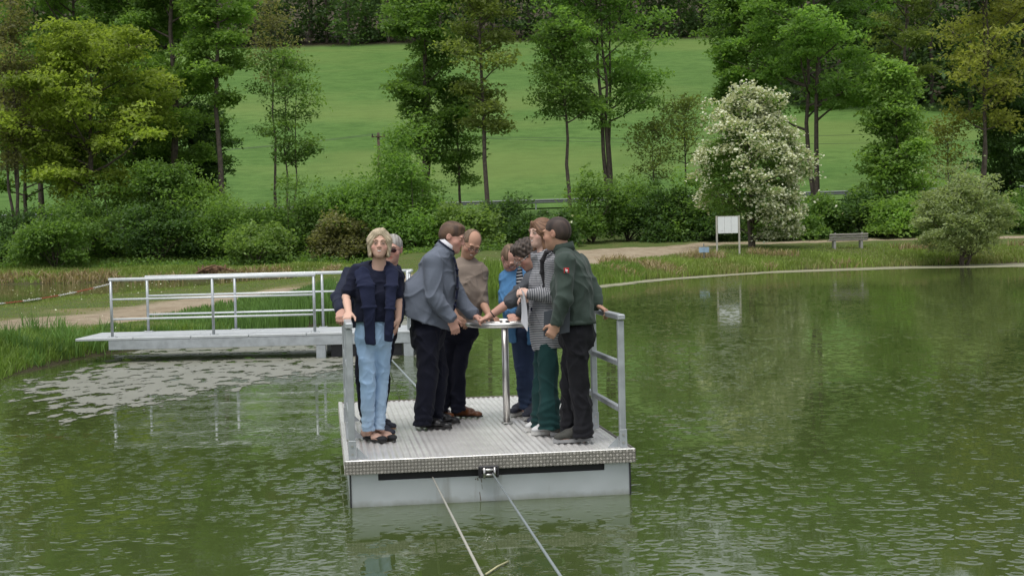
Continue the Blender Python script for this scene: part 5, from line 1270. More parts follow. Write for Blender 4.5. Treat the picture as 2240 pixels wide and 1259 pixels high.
# ---- feet and shoes
def foot_frame(heel, toe):
    f = np.asarray(toe, float) - np.asarray(heel, float); f[2] = 0; L = np.linalg.norm(f); f /= L; sd = np.array([f[1], -f[0], 0]); return f, sd, L
def add_foot(F, heel, toe, r=1.0):
    f, sd, L = foot_frame(heel, toe); h = np.asarray(heel, float); up = np.array([0, 0, 1.0])
    F.econe(h + f * 0.04 + up * 0.040, h + f * L * 0.62 + up * 0.030, (0.030 * r, 0.034 * r), (0.040 * r, 0.024 * r), sd, 0.02)
    F.econe(h + f * L * 0.62 + up * 0.028, h + f * (L - 0.035) + up * 0.022, (0.040 * r, 0.023 * r), (0.032 * r, 0.017 * r), sd, 0.02)
def build_shoe(parent, org, heel, toe, ankle, mat, sole, style='shoe', z0=0.0):
    f, sd, L = foot_frame(heel, toe); h = np.asarray(heel, float).copy(); h[2] = z0; up = np.array([0, 0, 1.0]); ank = np.asarray(ankle, float)
    F = Field(np.minimum(h, h + f * L) - 0.10, np.maximum(h, h + f * L) + np.array([0.10, 0.10, 0.20]), 0.0045)
    w, ht = {'flat': (0.039, 0.027), 'hike': (0.047, 0.046), 'sneaker': (0.044, 0.041)}.get(style, (0.043, 0.036))
    st = 0.026 if style in ('sneaker', 'hike') else 0.012
    F.econe(h + f * 0.045 + up * (st + ht), h + f * L * 0.60 + up * (st + ht * 0.72), (w * 0.92, ht * 1.1), (w, ht * 0.80), sd, 0.02)
    F.econe(h + f * L * 0.60 + up * (st + ht * 0.70), h + f * (L - 0.045) + up * (st + ht * 0.52), (w, ht * 0.72), (w * 0.84, ht * 0.54), sd, 0.02)
    F.ell(h + f * (L - 0.040) + up * (st + 0.014), (w * 0.82, 0.040, 0.022), np.stack([sd, f, up]), 0.015)
    if style in ('shoe', 'hike', 'sneaker'):
        F.econe(h + f * 0.064 + up * (st + 0.03), h + f * 0.072 + up * (0.11 if style == 'hike' else 0.090), (0.042, 0.058), (0.043, 0.054), sd, 0.03)
        F.econe(h + f * 0.085 + up * (st + 0.060), h + f * L * 0.64 + up * (st + 0.042), (0.032, 0.030), (0.030, 0.018), sd, 0.025)
    F.plane(h + up * st, -up)
    if style == 'flat': F.ell(h + f * 0.108 + up * 0.084, (0.031, 0.064, 0.052), np.stack([sd, f, up]), 0.006, 'sub')
    V, Fc = F.mesh(); V = relax(V, Fc, 1); sh = thin(make('shoe', V - org, Fc, mat, parent, True), 0.3)
    n = 22; out = []
    for i in range(n):
        t = 2 * math.pi * i / n; x = math.cos(t); y = math.sin(t); ww = (w * 1.06) * (0.80 + 0.20 * sstep(-0.6, 0.5, x)) * (1.0 if x < 0.6 else 1 - 0.25 * (x - 0.6))
        out.append(h + f * (L / 2 + x * (L / 2 + 0.006)) + sd * y * ww * (1 - 0.10 * max(0, -x)))
    out = np.array(out); b = out.copy(); b[:, 2] = z0 + 0.001; tp = out.copy(); tp[:, 2] = z0 + st + 0.002
    if style == 'hike': tp[:, 2] += 0.006 * np.cos(np.arange(n) * 2 * math.pi / n * 3)
    mb = MB(); mb.add(np.concatenate([b, tp]) - org, [tuple(range(n - 1, -1, -1)), tuple(range(n, 2 * n))] + [(i, (i + 1) % n, n + (i + 1) % n, n + i) for i in range(n)])
    mb.build('sole', sole, sh); return sh

def report(nm, J):
    pass
# ---- assembling one person from joints
def tz_scale(w, k): return (w[0] + k, w[1] + k)
class Person:
    def __init__(s, D, label, joints, feet, head, fwd, up, hs=1.0, chest=(0.165, 0.115), waist=(0.145, 0.105), hip=(0.165, 0.12), arm=1.0, leg=1.0, slim=1.0):
        s.D = D; s.J = {k: at(v[0], v[1], D + v[2]) for k, v in joints.items()}; s.slim = slim
        s.feet = {k: onz(v[0], v[1], DZ) for k, v in feet.items()}
        s.hc = at(head[0], head[1], D + head[2]); s.A = head_axes(fwd, up); s.hs = hs
        s.chest, s.waist, s.hip, s.arm, s.leg = chest, waist, hip, arm, leg
        J = s.J; s.side = unit(J['shR'] - J['shL']); s.hside = unit(J['hipR'] - J['hipL'])
        s.shc = (J['shR'] + J['shL']) / 2; s.hpc = (J['hipR'] + J['hipL']) / 2
        s.org = np.array([s.hpc[0], s.hpc[1], DZ]); s.org[:2] = (s.feet['heelR'] + s.feet['toeR'] + s.feet['heelL'] + s.feet['toeL'])[:2] / 4
        s.root = empty('person', s.org, label, 'person', 'people on the raft')
        allp = np.array(list(J.values()) + [s.hc + [0, 0, .2], s.hc - [0, 0, .2]] + list(s.feet.values())); s.lo, s.hi = allp.min(0) - 0.23, allp.max(0) + 0.23
        s.lo[2] = DZ - 0.02
        s.up = unit(s.shc - s.hpc); s.front = unit(np.cross(s.side, s.up)) * -1          # side is person's right, so front = up x right
        s.front = unit(np.cross(s.up, s.side))
    def torso(s, F, k=0.0, top=0.0, low=0.06, hipk=None):
        J = s.J; up = s.up; hk = k if hipk is None else hipk
        c1 = s.shc - up * 0.045 + s.front * 0.005; L = np.linalg.norm(s.shc - s.hpc)
        c2 = s.shc - up * 0.36 * L + s.front * 0.010; c3 = s.shc - up * 0.68 * L + s.front * 0.006; c4 = s.hpc + up * 0.02; c5 = s.hpc - up * low
        a = tz_scale((s.chest[0] * 0.90, s.chest[1] * 0.82), k); b = tz_scale(s.chest, k); c = tz_scale(s.waist, k); d = tz_scale(s.hip, hk)
        F.econe(c1, c2, a, b, s.side, 0.04); F.econe(c2, c3, b, c, s.side, 0.04); F.econe(c3, c4, c, d, s.side * .5 + s.hside * .5, 0.04); F.econe(c4, c5, d, (d[0] * 0.96, d[1] * 0.96), s.hside, 0.04)
        for q in ('R', 'L'): F.cone(J['neck'] + (J['sh' + q] - J['neck']) * 0.12, J['sh' + q], 0.052 + k + top, 0.050 * s.arm + k, 0.05)
    def arm_cover(s, F, q, k, end=1.0, r=(0.052, 0.043, 0.032)):
        J = s.J; a, b, c = J['sh' + q], J['el' + q], J['wr' + q]; f = s.arm
        if end <= 0.5: F.cone(a, a + (b - a) * end * 2, r[0] * f + k, (r[0] + (r[1] - r[0]) * end * 2) * f + k * 1.2, 0.03); return
        F.cone(a, b, r[0] * f + k, r[1] * f + k, 0.03); e = (end - 0.5) * 2; F.cone(b, b + (c - b) * e, r[1] * f + k, (r[1] + (r[2] - r[1]) * e) * f + k, 0.02)
    def body(s, skin, hands, smile=0.0, h=0.0058, footr=0.74):
        F = Field(s.lo, s.hi, h); J = s.J
        s.torso(F, -0.024, low=0.0)
        F.cone(J['neck'] - s.up * 0.02, s.hc + s.hs * (np.array([0, -0.020, -0.055]) @ s.A), 0.060 * s.hs, 0.054 * s.hs * s.slim, 0.03)
        add_head(F, s.hc, s.A, s.hs, smile, s.slim)
        for q in ('R', 'L'):
            s.arm_cover(F, q, -0.006, 1.0, (0.048, 0.041, 0.027)); m = J['el' + q] + (J['wr' + q] - J['el' + q]) * 0.3; F.cone(m, J['wr' + q], 0.040 * s.arm - 0.004, 0.026 * s.arm, 0.02)
            kn, an, hp = J['kn' + q], J['an' + q], J['hip' + q]
            F.cone(hp, kn, 0.072 * s.leg, 0.050 * s.leg, 0.03); F.cone(kn, kn + (an - kn) * 0.35, 0.048 * s.leg, 0.050 * s.leg, 0.02); F.cone(kn + (an - kn) * 0.35, an, 0.050 * s.leg, 0.031, 0.02)
            hl = s.feet['heel' + q]; F.cone(an, hl + unit((s.feet['toe' + q] - hl)) * 0.05 + np.array([0, 0, 0.045]), 0.034 * (0.6 + 0.4 * footr), 0.031 * (0.6 + 0.4 * footr), 0.02)
            add_foot(F, hl + unit(s.feet['toe' + q] - hl) * 0.012 + [0, 0, 0.004], s.feet['toe' + q] - unit(s.feet['toe' + q] - hl) * 0.012, footr)
            hd = hands[q]; add_hand(F, J['wr' + q], hd[0], hd[1], hd[2], hd[3], hd[4] if len(hd) > 4 else 1.0)
        V, Fc = F.mesh(); V = relax(V, Fc, 1, 0.35); o = thin(make('body', V - s.org, Fc, skin, s.root, True), 0.33); add_attr(o, 'zone', zones(coords(o) + s.org, s.hc, s.A, s.hs, smile < .6)); s.skin = o
    def finish(s, name, F, mat, amp=0.004, wl=0.12, seed=1, band=None, it=2, hem=None):
        V, Fc = F.mesh(); V = relax(V, Fc, it)
        if amp: V = folds(V, Fc, amp, wl, seed, hem)
        o = thin(make(name, V - s.org, Fc, mat, s.root, True), 0.36)
        if band: add_attr(o, 'band', s.band(coords(o) + s.org))
        return o
    def band(s, V):
        J = s.J; segs = [(s.hpc - s.up * 0.4, s.shc + s.up * 0.15, 0.11)] + [(J['sh' + q] + (J['el' + q] - J['sh' + q]) * 0.25, J['el' + q], 0.0) for q in 'RL'] + [(J['el' + q], J['wr' + q], 0.0) for q in 'RL']
        best = np.full(len(V), 9.0); out = np.zeros(len(V))
        for a, b, r in segs:
            e = b - a; L = np.linalg.norm(e); t = ((V - a) @ e) / (L * L); tc = np.clip(t, 0, 1); d = np.linalg.norm(V - a - tc[:, None] * e, axis=1) - r; k = d < best; best[k] = d[k]; out[k] = (t * L)[k] + 5.0
        return out
    def trousers(s, mat, radii, hem=0.07, k=0.012, seed=3, amp=0.005, wl=0.11, name='trousers', flare=None, top=0.14):
        F = Field(s.lo, s.hi, 0.0068); J = s.J; up = s.up
        d = tz_scale(s.hip, k); wt = tz_scale(s.waist, -0.004); F.econe(s.hpc + up * top, s.hpc - up * 0.06, (max(d[0] * 0.91, wt[0]), max(d[1] * 0.91, wt[1])), d, s.hside, 0.03)
        for q in ('R', 'L'):
            hp, kn, an = J['hip' + q], J['kn' + q], J['an' + q]; r0, r1, r2 = radii; hp2 = hp - up * 0.02
            F.cone(hp2, kn, r0, r1, 0.007); cm = kn + (an - kn) * 0.3; F.cone(kn, cm, r1, r1 * 0.98, 0.007)
            lowp = an + (an - kn) * 0.2
            F.cone(cm, lowp, r1 * 0.98, r2, 0.007)
        F.plane(np.array([0, 0, DZ + hem]), (0, 0, -1)); F.plane(s.hpc + up * top, up)
        return s.finish(name, F, mat, amp, wl, seed, hem=DZ + hem)
    def shoes(s, mat, sole, style, mat2=None):
        for q in ('R', 'L'): build_shoe(s.root, s.org, s.feet['heel' + q], s.feet['toe' + q], s.J['an' + q], mat, sole, style, DZ + 0.0015)
    def hair(s, style, mat, seed=1): return build_hair(s.root, s.org, s.hc, s.A, s.hs, style, mat, seed, s.slim)
    def face(s, **kw): face_parts(s.root, s.org, s.hc, s.A, s.hs, slim=s.slim, **kw)
    def P(s, px, py, dd): return at(px, py, s.D + dd)
    def ribbon(s, name, pts, wd, mat, side, amp=0.003, seed=2, h=0.0055, flatend=True):
        """cloth strip through points; wd list of (half width, half thickness)"""
        P = [s.P(*p) for p in pts]; r = max(max(w) for w in wd); F = Field(np.min(P, 0) - r - 0.03, np.max(P, 0) + r + 0.03, h)
        for i in range(len(P) - 1): F.econe(P[i], P[i + 1], wd[i], wd[i + 1], side, 0.02, flat=flatend)
        return s.finish(name, F, mat, amp, 0.07, seed)

X, Y, Z = np.eye(3)
HB = hair_material('hair_blonde_grey', (0.62, 0.52, 0.37), (0.36, 0.285, 0.19)); HG = hair_material('hair_grey', (0.42, 0.40, 0.37), (0.22, 0.20, 0.18)); HBR = hair_material('hair_brown', (0.135, 0.075, 0.042), (0.055, 0.030, 0.018))
HLT = hair_material('hair_light_brown', (0.20, 0.13, 0.08), (0.10, 0.065, 0.04)); HDK = hair_material('hair_dark_curly', (0.085, 0.062, 0.048), (0.032, 0.023, 0.018)); HRD = hair_material('hair_reddish', (0.25, 0.135, 0.075), (0.11, 0.055, 0.032)); HDB = hair_material('hair_dark_brown', (0.062, 0.038, 0.028), (0.024, 0.015, 0.012))

# 1 smiling woman with jeans
p = Person(11.17, 'woman with blonde bob, navy T-shirt and light blue jeans smiling at the viewer',
    dict(neck=(829, 583, .03), shR=(779, 597, 0), shL=(864, 604, .03), elR=(757, 650, -.10), elL=(871, 655, .02), wrR=(763, 685, -.36), wrL=(871, 697, -.03), hipR=(801, 722, 0), hipL=(836, 724, .02), knR=(805, 838, -.04), knL=(833, 836, .06), anR=(805, 936, .03), anL=(829, 931, .10)),
    dict(heelR=(792, 957), toeR=(843, 968), heelL=(815, 951), toeL=(864, 965)), (830, 533, -.02), (.09, -1, 0.02), (.05, 0, 1), .95, chest=(.150, .115), waist=(.138, .108), hip=(.148, .112), arm=.86, leg=.98, slim=.97)
p.body(SKIN, dict(R=((-.10, -.85, -.40), (.05, -.3, -1), X, .75, .88), L=((-.15, -.15, -1), (-1, .1, 0), (0, -1, 0), .45, .88)), smile=1.0, footr=1.0)
F = Field(p.lo, p.hi, .0062); p.torso(F, .012, low=.0); p.arm_cover(F, 'R', .014, .38); p.arm_cover(F, 'L', .014, .38)
for q in (-1, 1): F.ell(p.shc - p.up * .17 + p.front * .085 + p.side * q * .065, (.070, .062, .065), None, .04)
F.plane(p.P(816, 702, 0), (0, 0, -1)); F.ell(p.J['neck'] + p.front * .05 + p.up * .02, (.075, .06, .065), None, .01, 'sub')
p.finish('t_shirt', F, NAVY, .004, .12, 11)
p.trousers(JEANS, (.086, .061, .047), hem=.085, k=.008, seed=12, amp=.0035, wl=.09, name='jeans', top=.13)
p.shoes(SUEDE, SOLE_D, 'flat'); p.hair('bob', HB, 3); p.face(teeth=True, brow=(.36, .25, .17))
F = Field(p.lo, p.hi, .0062)
def strip(F, p, pts, wd, side=X):
    Q = [p.P(*a) for a in pts]
    for i in range(len(Q) - 1): F.econe(Q[i], Q[i + 1], wd[i], wd[i + 1], side, .022, flat=True)
strip(F, p, [(829, 574, .10), (806, 580, .05), (790, 592, -.03), (801, 624, -.135), (807, 672, -.15), (810, 752, -.135)], [(.05, .03), (.060, .03), (.072, .030), (.068, .024), (.050, .022), (.039, .016)], X * .9 + Y * .1)
strip(F, p, [(829, 574, .10), (846, 580, .05), (858, 596, -.03), (857, 625, -.12), (853, 675, -.15), (849, 746, -.13)], [(.05, .03), (.05, .03), (.054, .028), (.050, .022), (.040, .020), (.036, .016)], X * .8)
F.econe(p.P(768, 604, .06), p.P(800, 590, .0), (.06, .03), (.06, .035), Y, .03); F.econe(p.P(872, 606, .06), p.P(850, 590, .02), (.05, .03), (.05, .03), Y, .03)
F.cone(p.P(780, 590, .11), p.P(866, 594, .12), .05, .05, .04)
p.finish('draped_pullover', F, NAVY_KNIT, .0035, .09, 13, it=2)

# 2 man behind her
p = Person(11.85, 'grey-haired man with dark sunglasses and navy jacket half hidden behind the smiling woman',
    dict(neck=(852, 592, .03), shR=(765, 606, 0), shL=(866, 609, 0), elR=(741, 650, -.2), elL=(872, 658, 0), wrR=(747, 680, -.45), wrL=(868, 702, -.1), hipR=(802, 716, 0), hipL=(843, 718, 0), knR=(794, 818, -.05), knL=(836, 822, 0), anR=(804, 915, 0), anL=(826, 922, 0)),
    dict(heelR=(812, 931), toeR=(864, 939), heelL=(810, 945), toeL=(862, 953)), (858, 545, 0), (-.12, -1, -.05), (.08, 0, 1), 1.0, chest=(.19, .125), waist=(.175, .125), hip=(.17, .12))
p.body(SKIN_RED, dict(R=((-.05, -.8, -.5), (.05, -.3, -1), X, .75), L=((-.1, -.15, -1), (-1, .1, 0), (0, -1, 0), .45)), smile=.3, h=.0065)
F = Field(p.lo, p.hi, .0068); p.torso(F, .022, low=.06); p.arm_cover(F, 'R', .018, .96); p.arm_cover(F, 'L', .018, .94); F.plane(p.P(820, 716, 0), (0, 0, -1)); F.cone(p.J['neck'] - p.side * .06, p.J['neck'] + p.side * .06, .055, .055, .03)
p.finish('jacket', F, NAVY_JACKET, .006, .12, 21); p.trousers(NAVY_TR, (.092, .072, .062), hem=.05, seed=22); p.shoes(SNEAK_D, simple('tan_sole', (.30, .18, .10)), 'shoe'); p.hair('grey', HG, 4); p.face(eyes='shut', brow=(.3, .27, .24), glasses=(FRAME, LENS_D))

# 3 man in the grey traditional jacket
p = Person(11.95, 'tall man in a grey wool jacket with dark trim leaning towards the hand wheel',
    dict(neck=(972, 549, 0), shR=(945, 572, -.20), shL=(966, 572, .19), elR=(950, 650, -.25), elL=(1006, 655, .15), wrR=(988, 697, -.23), wrL=(1036, 690, .06), hipR=(934, 722, -.09), hipL=(940, 722, .10), knR=(936, 815, -.10), knL=(958, 815, .10), anR=(927, 912, -.09), anL=(950, 905, .11)),
    dict(heelR=(909, 933), toeR=(988, 937), heelL=(932, 924), toeL=(1006, 925)), (989, 519, 0), (.93, -.22, -.34), (.33, 0, .94), 1.03, chest=(.185, .150), waist=(.18, .165), hip=(.165, .135), arm=1.12, leg=1.05, slim=1.07)
p.body(SKIN_RED, dict(R=((.30, 0, -1), (-.25, .9, 0), (.9, .1, .2), .55, 1.05), L=((1, .05, -.35), (-.2, 0, -1), (0, -1, 0), .8, 1.05)), smile=.2)
F = Field(p.lo, p.hi, .0062); p.torso(F, .024, low=.10, hipk=.040)
F.econe(p.P(918, 640, 0), p.P(926, 715, 0), (.20, .155), (.20, .165), p.side, .05)
p.arm_cover(F, 'R', .024, .93); p.arm_cover(F, 'L', .024, .93)
F.plane(p.P(930, 703, 0), (-.34, 0, -.94)); p.finish('jacket', F, GREY_WOOL, .006, .13, 31)
# dark collar band, white collar, dark front edge and buttons
cm = MB()
def arc_band(p, cpt, nrm, r, r2, w, a0, a1, name, mat, n=16):
    nrm = unit(np.asarray(nrm, float)); s1 = unit(p.side - nrm * (p.side @ nrm)); f1 = np.cross(nrm, s1); f1 = f1 if f1 @ p.front > 0 else -f1; V = []
    for i in range(n + 1):
        t = a0 + (a1 - a0) * i / n; o_ = s1 * math.cos(t) * r + f1 * math.sin(t) * r2
        for dz, k in ((-w, 1.06), (w, 0.98), (w, 0.90), (-w, 0.98)): V.append(cpt + o_ * k + nrm * dz)
    V = np.array(V) - p.org; Fq = []
    for i in range(n):
        for k in range(4): Fq.append((i * 4 + k, i * 4 + 4 + k, i * 4 + 4 + (k + 1) % 4, i * 4 + (k + 1) % 4))
    Fq += [(0, 1, 2, 3), (n * 4 + 3, n * 4 + 2, n * 4 + 1, n * 4)]
    return make(name, V, np.array(Fq), mat, p.root, True)
cn = unit(p.hc - p.J['neck']); cpt = p.J['neck'] + cn * .030
arc_band(p, cpt - cn * .012, cn * .8 + p.front * .25 + Z * .2, .094, .090, .030, 1.75, 7.67, 'collar', GREY_WOOL, 24)
arc_band(p, cpt + cn * .018, cn * .8 + p.front * .25 + Z * .2, .095, .091, .0055, 1.75, 7.67, 'collar_trim', NAVY_KNIT, 24)
arc_band(p, cpt + cn * .024, cn * .8 + p.front * .30 + Z * .2, .083, .080, .030, 1.70, 7.72, 'shirt_collar', WHITE_SH, 24)
lap = p.ribbon('front_facing', [(993, 562, -.05), (1000, 590, -.06), (1001, 630, -.06), (996, 668, -.06), (980, 706, -.06)], [(.034, .010)] * 5, NAVY_KNIT, Y, 0)
for y, x in ((577, 996.5), (603, 1000), (630, 1000.5), (657, 997)):
    MB().tube([p.P(x, y, -.095) - p.org, p.P(x, y, -.107) - p.org], .010, 10).build('button', LEA_BLACK, p.root)
p.trousers(NAVY_TR, (.108, .088, .082), hem=.035, k=.014, seed=32, amp=.006); p.shoes(LEA_BLACK, SOLE_D, 'shoe'); p.hair('short', HBR, 5); p.face(eyes='shut', brow=(.12, .07, .04))

# 4 man in taupe
p = Person(12.55, 'balding man with glasses in a taupe sweater and brown shoes looking down',
    dict(neck=(1021, 576, .06), shR=(978, 592, .03), shL=(1050, 594, 0), elR=(975, 655, -.05), elL=(1052, 656, -.03), wrR=(998, 693, -.2), wrL=(1070, 688, -.17), hipR=(988, 708, 0), hipL=(1021, 708, 0), knR=(975, 805, 0), knL=(1003, 803, -.02), anR=(966, 893, 0), anL=(1001, 890, 0)),
    dict(heelR=(950, 905), toeR=(988, 917), heelL=(988, 910), toeL=(1055, 912)), (1030, 533, 0), (.28, -.80, -.50), (.26, 0, 1), 1.0, chest=(.185, .125), waist=(.165, .12), hip=(.165, .115), arm=1.0)
p.body(SKIN_TAN, dict(R=((.6, -.6, -.3), (0, 0, -1), (.6, .6, 0), .5), L=((.65, -.55, -.35), (0, -.1, -1), (-.6, -.7, 0), .5)), smile=.7)
F = Field(p.lo, p.hi, .0065); p.torso(F, .018, low=.03); p.arm_cover(F, 'R', .016, .7); p.arm_cover(F, 'L', .017, .58); F.cone(p.J['elL'], p.J['elL'] + (p.J['wrL'] - p.J['elL']) * .12, .060, .058, .02); F.plane(p.P(1020, 703, 0), (0, 0, -1)); F.cone(p.J['neck'] - p.side * .03, p.J['neck'] + p.side * .03, .062, .062, .03)
p.finish('sweater', F, TAUPE, .0055, .11, 41); p.trousers(NAVY_TR, (.090, .072, .066), hem=.055, seed=42); p.shoes(LEA_BROWN, SOLE_D, 'shoe'); p.hair('bald', HLT, 6); p.face(eyes='shut', teeth=True, brow=(.16, .10, .06), glasses=(FRAME, LENS))

# 5 person in the blue blazer
p = Person(12.55, 'person in a blue blazer over a striped shirt bending over the hand wheel',
    dict(neck=(1124, 598, .03), shR=(1109, 606, .02), shL=(1160, 610, .05), elR=(1104, 656, -.04), elL=(1172, 656, 0), wrR=(1118, 688, -.13), wrL=(1160, 694, -.14), hipR=(1135, 712, .05), hipL=(1160, 712, .05), knR=(1143, 808, 0), knL=(1162, 810, .03), anR=(1150, 893, 0), anL=(1167, 897, .03)),
    dict(heelR=(1153, 899), toeR=(1119, 911), heelL=(1176, 908), toeL=(1148, 919)), (1117, 565, -.03), (.34, -.64, -.68), (.2, -.5, .85), .98, chest=(.150, .115), waist=(.145, .11), hip=(.135, .11), arm=.92)
p.body(SKIN_RED, dict(R=((.1, -.9, -.35), (0, -.2, -1), X, .6, .95), L=((-.65, -.6, -.2), (0, -.1, -1), (-.5, .6, 0), .7, .95)), smile=.3, h=.006)
F = Field(p.lo, p.hi, .0068); p.torso(F, .004, low=-.02); F.plane(p.P(1140, 706, 0), (0, 0, -1)); p.finish('striped_shirt', F, STRIPE_SHIRT, .002, .1, 51, band=True)
F = Field(p.lo, p.hi, .0062); p.torso(F, .024, low=.16, hipk=.030); p.arm_cover(F, 'R', .016, .93); p.arm_cover(F, 'L', .016, .9)
F.econe(p.P(1136, 575, -.10), p.P(1140, 690, -.16), (.026, .16), (.042, .17), X, .01, 'sub'); F.econe(p.P(1140, 690, -.16), p.P(1142, 790, -.16), (.042, .17), (.075, .17), X, .01, 'sub')
F.plane(p.P(1130, 750, 0), (0, 0, -1)); p.finish('blazer', F, BLUE, .005, .11, 52)
p.trousers(DENIM, (.086, .070, .056), hem=.055, seed=53); p.shoes(SNEAK_D, SOLE_W, 'sneaker'); p.hair('bald', HLT, 7); p.face(eyes='shut', brow=(.14, .1, .07), glasses=(FRAME, LENS))

# 6 person with curly hair reaching for the wheel
p = Person(12.02, 'curly dark-haired person in a grey sweater stretching a bare forearm to the wheel',
    dict(neck=(1172, 596, .03), shL=(1161, 614, -.14), shR=(1178, 612, .18), elL=(1116, 660, -.14), elR=(1152, 662, .16), wrL=(1070, 692, -.14), wrR=(1132, 697, .2), hipL=(1194, 715, -.08), hipR=(1197, 715, .1), knL=(1188, 820, -.06), knR=(1192, 820, .1), anL=(1184, 912, -.03), anR=(1185, 902, .12)),
    dict(heelL=(1196, 922), toeL=(1157, 932), heelR=(1190, 908), toeR=(1150, 916)), (1152, 557, -.03), (-.72, -.34, -.60), (-.5, -.2, .8), 1.0, chest=(.16, .115), waist=(.15, .11), hip=(.15, .11), arm=1.0)
p.body(SKIN_RED, dict(L=((-.92, -.15, -.36), (-.25, .0, -1), (0, 1, -.2), 1.0), R=((-.8, -.3, -.2), (0, 0, -1), (0, -1, 0), .5)), smile=.4)
F = Field(p.lo, p.hi, .0068); p.torso(F, .016, low=.02); p.arm_cover(F, 'L', .014, .50); p.arm_cover(F, 'R', .014, .8); F.plane(p.P(1190, 712, 0), (0, 0, -1)); p.finish('sweater', F, GREY_SW, .005, .1, 61)
p.trousers(NAVY_TR, (.085, .07, .06), hem=.05, seed=62); p.shoes(SNEAK_D, SOLE_D, 'sneaker'); p.hair('curly', HDK, 8); p.face(eyes='shut', brow=(.05, .035, .03), glasses=(FRAME_S, LENS))
MB().torus(p.J['wrL'] + unit(p.J['elL'] - p.J['wrL']) * .035 - p.org, .031, .005, np.stack(basis(p.J['elL'] - p.J['wrL'], Z)[1:] + (basis(p.J['elL'] - p.J['wrL'], Z)[0],)), 20, 6).build('wristband', LEA_BLACK, p.root, True)

# 7 young woman in the striped coat
p = Person(11.36, 'young woman with long reddish hair in a finely striped coat and wide green trousers',
    dict(neck=(1190, 560, 0), shL=(1203, 577, -.15), shR=(1190, 575, .15), elL=(1209, 645, -.19), elR=(1192, 645, .16), wrL=(1158, 643, -.17), wrR=(1160, 655, .10), hipL=(1198, 704, -.07), hipR=(1196, 704, .08), knL=(1199, 828, -.07), knR=(1190, 826, .09), anL=(1203, 930, -.06), anR=(1187, 928, .09)),
    dict(heelL=(1222, 947), toeL=(1163, 951), heelR=(1206, 939), toeR=(1149, 943)), (1183, 510, 0), (-.80, -.60, .0), (0, 0, 1), .95, chest=(.150, .105), waist=(.135, .10), hip=(.15, .11), arm=.88, slim=.94)
p.body(SKIN_PALE, dict(L=((-.92, 0, .28), (-.1, .75, -.65), (-.2, .3, .9), .85, .88), R=((-.9, -.2, .1), (0, -.5, -.6), (0, 0, 1), .6, .88)), smile=.6)
F = Field(p.lo, p.hi, .0062); p.torso(F, .022, low=.10); p.arm_cover(F, 'L', .020, .95); p.arm_cover(F, 'R', .020, .93)
F.econe(p.P(1192, 690, 0), p.P(1200, 775, 0), (.155, .118), (.165, .125), p.side, .05)
F.cone(p.P(1187, 568, -.01), p.P(1180, 556, -.02), .082, .074, .03); F.ell(p.P(1177, 543, -.03), (.066, .066, .05), None, .01, 'sub')
F.plane(p.P(1190, 762, 0), (.10, 0, -.99)); p.finish('coat', F, COAT, .0035, .12, 71, band=True)
for x, y in ((1163, 676), (1166, 709)): MB().tube([p.P(x, y, -.085) - p.org, p.P(x, y, -.099) - p.org], .012, 12).build('button', NAVY_KNIT, p.root)
p.trousers(TEAL, (.086, .088, .102), hem=.052, k=.010, seed=72, amp=.007, wl=.15); p.shoes(SNEAK_W, SOLE_W, 'sneaker'); p.hair('long', HRD, 9); p.face(teeth=True, brow=(.20, .12, .08))
p7 = p
# 8 man in dark green
p = Person(10.92, 'man in a dark green jacket and black trousers with one hand on the railing',
    dict(neck=(1234, 553, .01), shL=(1236, 577, -.19), shR=(1266, 579, .18), elL=(1234, 655, -.27), elR=(1298, 636, .14), wrL=(1217, 710, -.26), wrR=(1306, 667, .10), hipL=(1256, 722, -.09), hipR=(1262, 722, .10), knL=(1266, 832, -.09), knR=(1249, 834, .10), anL=(1278, 938, -.07), anR=(1246, 928, .11)),
    dict(heelL=(1291, 964), toeL=(1211, 968), heelR=(1276, 946), toeR=(1205, 953)), (1218, 511, 0), (-.86, .46, -.05), (0, 0, 1), 1.02, chest=(.18, .130), waist=(.17, .130), hip=(.165, .130), arm=1.05, leg=1.02)
p.body(SKIN_TAN, dict(L=((-.50, .0, -.85), (.1, 1, .1), (-.85, 0, .3), .85), R=((.75, -.45, -.45), (.1, -.2, -1), (.5, .7, 0), .7)))
F = Field(p.lo, p.hi, .0062); p.torso(F, .020, low=.0, hipk=.026); p.arm_cover(F, 'L', .020, .97); p.arm_cover(F, 'R', .020, .95); F.plane(p.P(1255, 707, 0), (0, 0, -1))
p.finish('jacket', F, GREEN_J, .0065, .12, 81)
cn = unit(p.hc - p.J['neck']); arc_band(p, p.J['neck'] + cn * .045 - p.front * .012, cn * .6 + Z * .5, .078, .082, .034, 1.85, 7.57, 'collar', GREEN_J, 24)
arc_band(p, p.P(1255, 703, 0), Z, .203, .164, .016, 0, 6.28, 'waistband', GREEN_J, 36)
RED_L = simple('red_patch', (0.52, 0.012, 0.020), 0.6, vary=0.1); PINK = simple('white_emblem', (0.80, 0.72, 0.72), 0.6, vary=0.05)
q0 = p.P(1239, 591, -.288) - p.org; e_, sd_, u_ = basis((0.1, -1, 0)); pa_ = MB(); pa_.box(q0, (.040, .006, .040), (X, -Y, Z), .007); pt = pa_.build('sleeve_patch', RED_L, p.root)
em = MB(); em.ellipsoid(q0 + [.001, -.0035, -.001], (.011, .002, .008), None, 10, 6); em.tube([q0 + [-.004, -.0045, .004], q0 + [-.008, -.0045, .011], q0 + [-.002, -.0045, .014]], .0025, 5); em.tube([q0 + [.003, -.0045, -.006], q0 + [.004, -.0045, -.015]], .0022, 5); tag(em.build('emblem', PINK, pt), kind='stuff')
p.trousers(BLACK_TR, (.104, .082, .074), hem=.035, k=.014, seed=82, amp=.007); p.shoes(HIKE, SOLE_G, 'hike'); p.hair('crop', HDB, 10); p.face(eyes='shut')
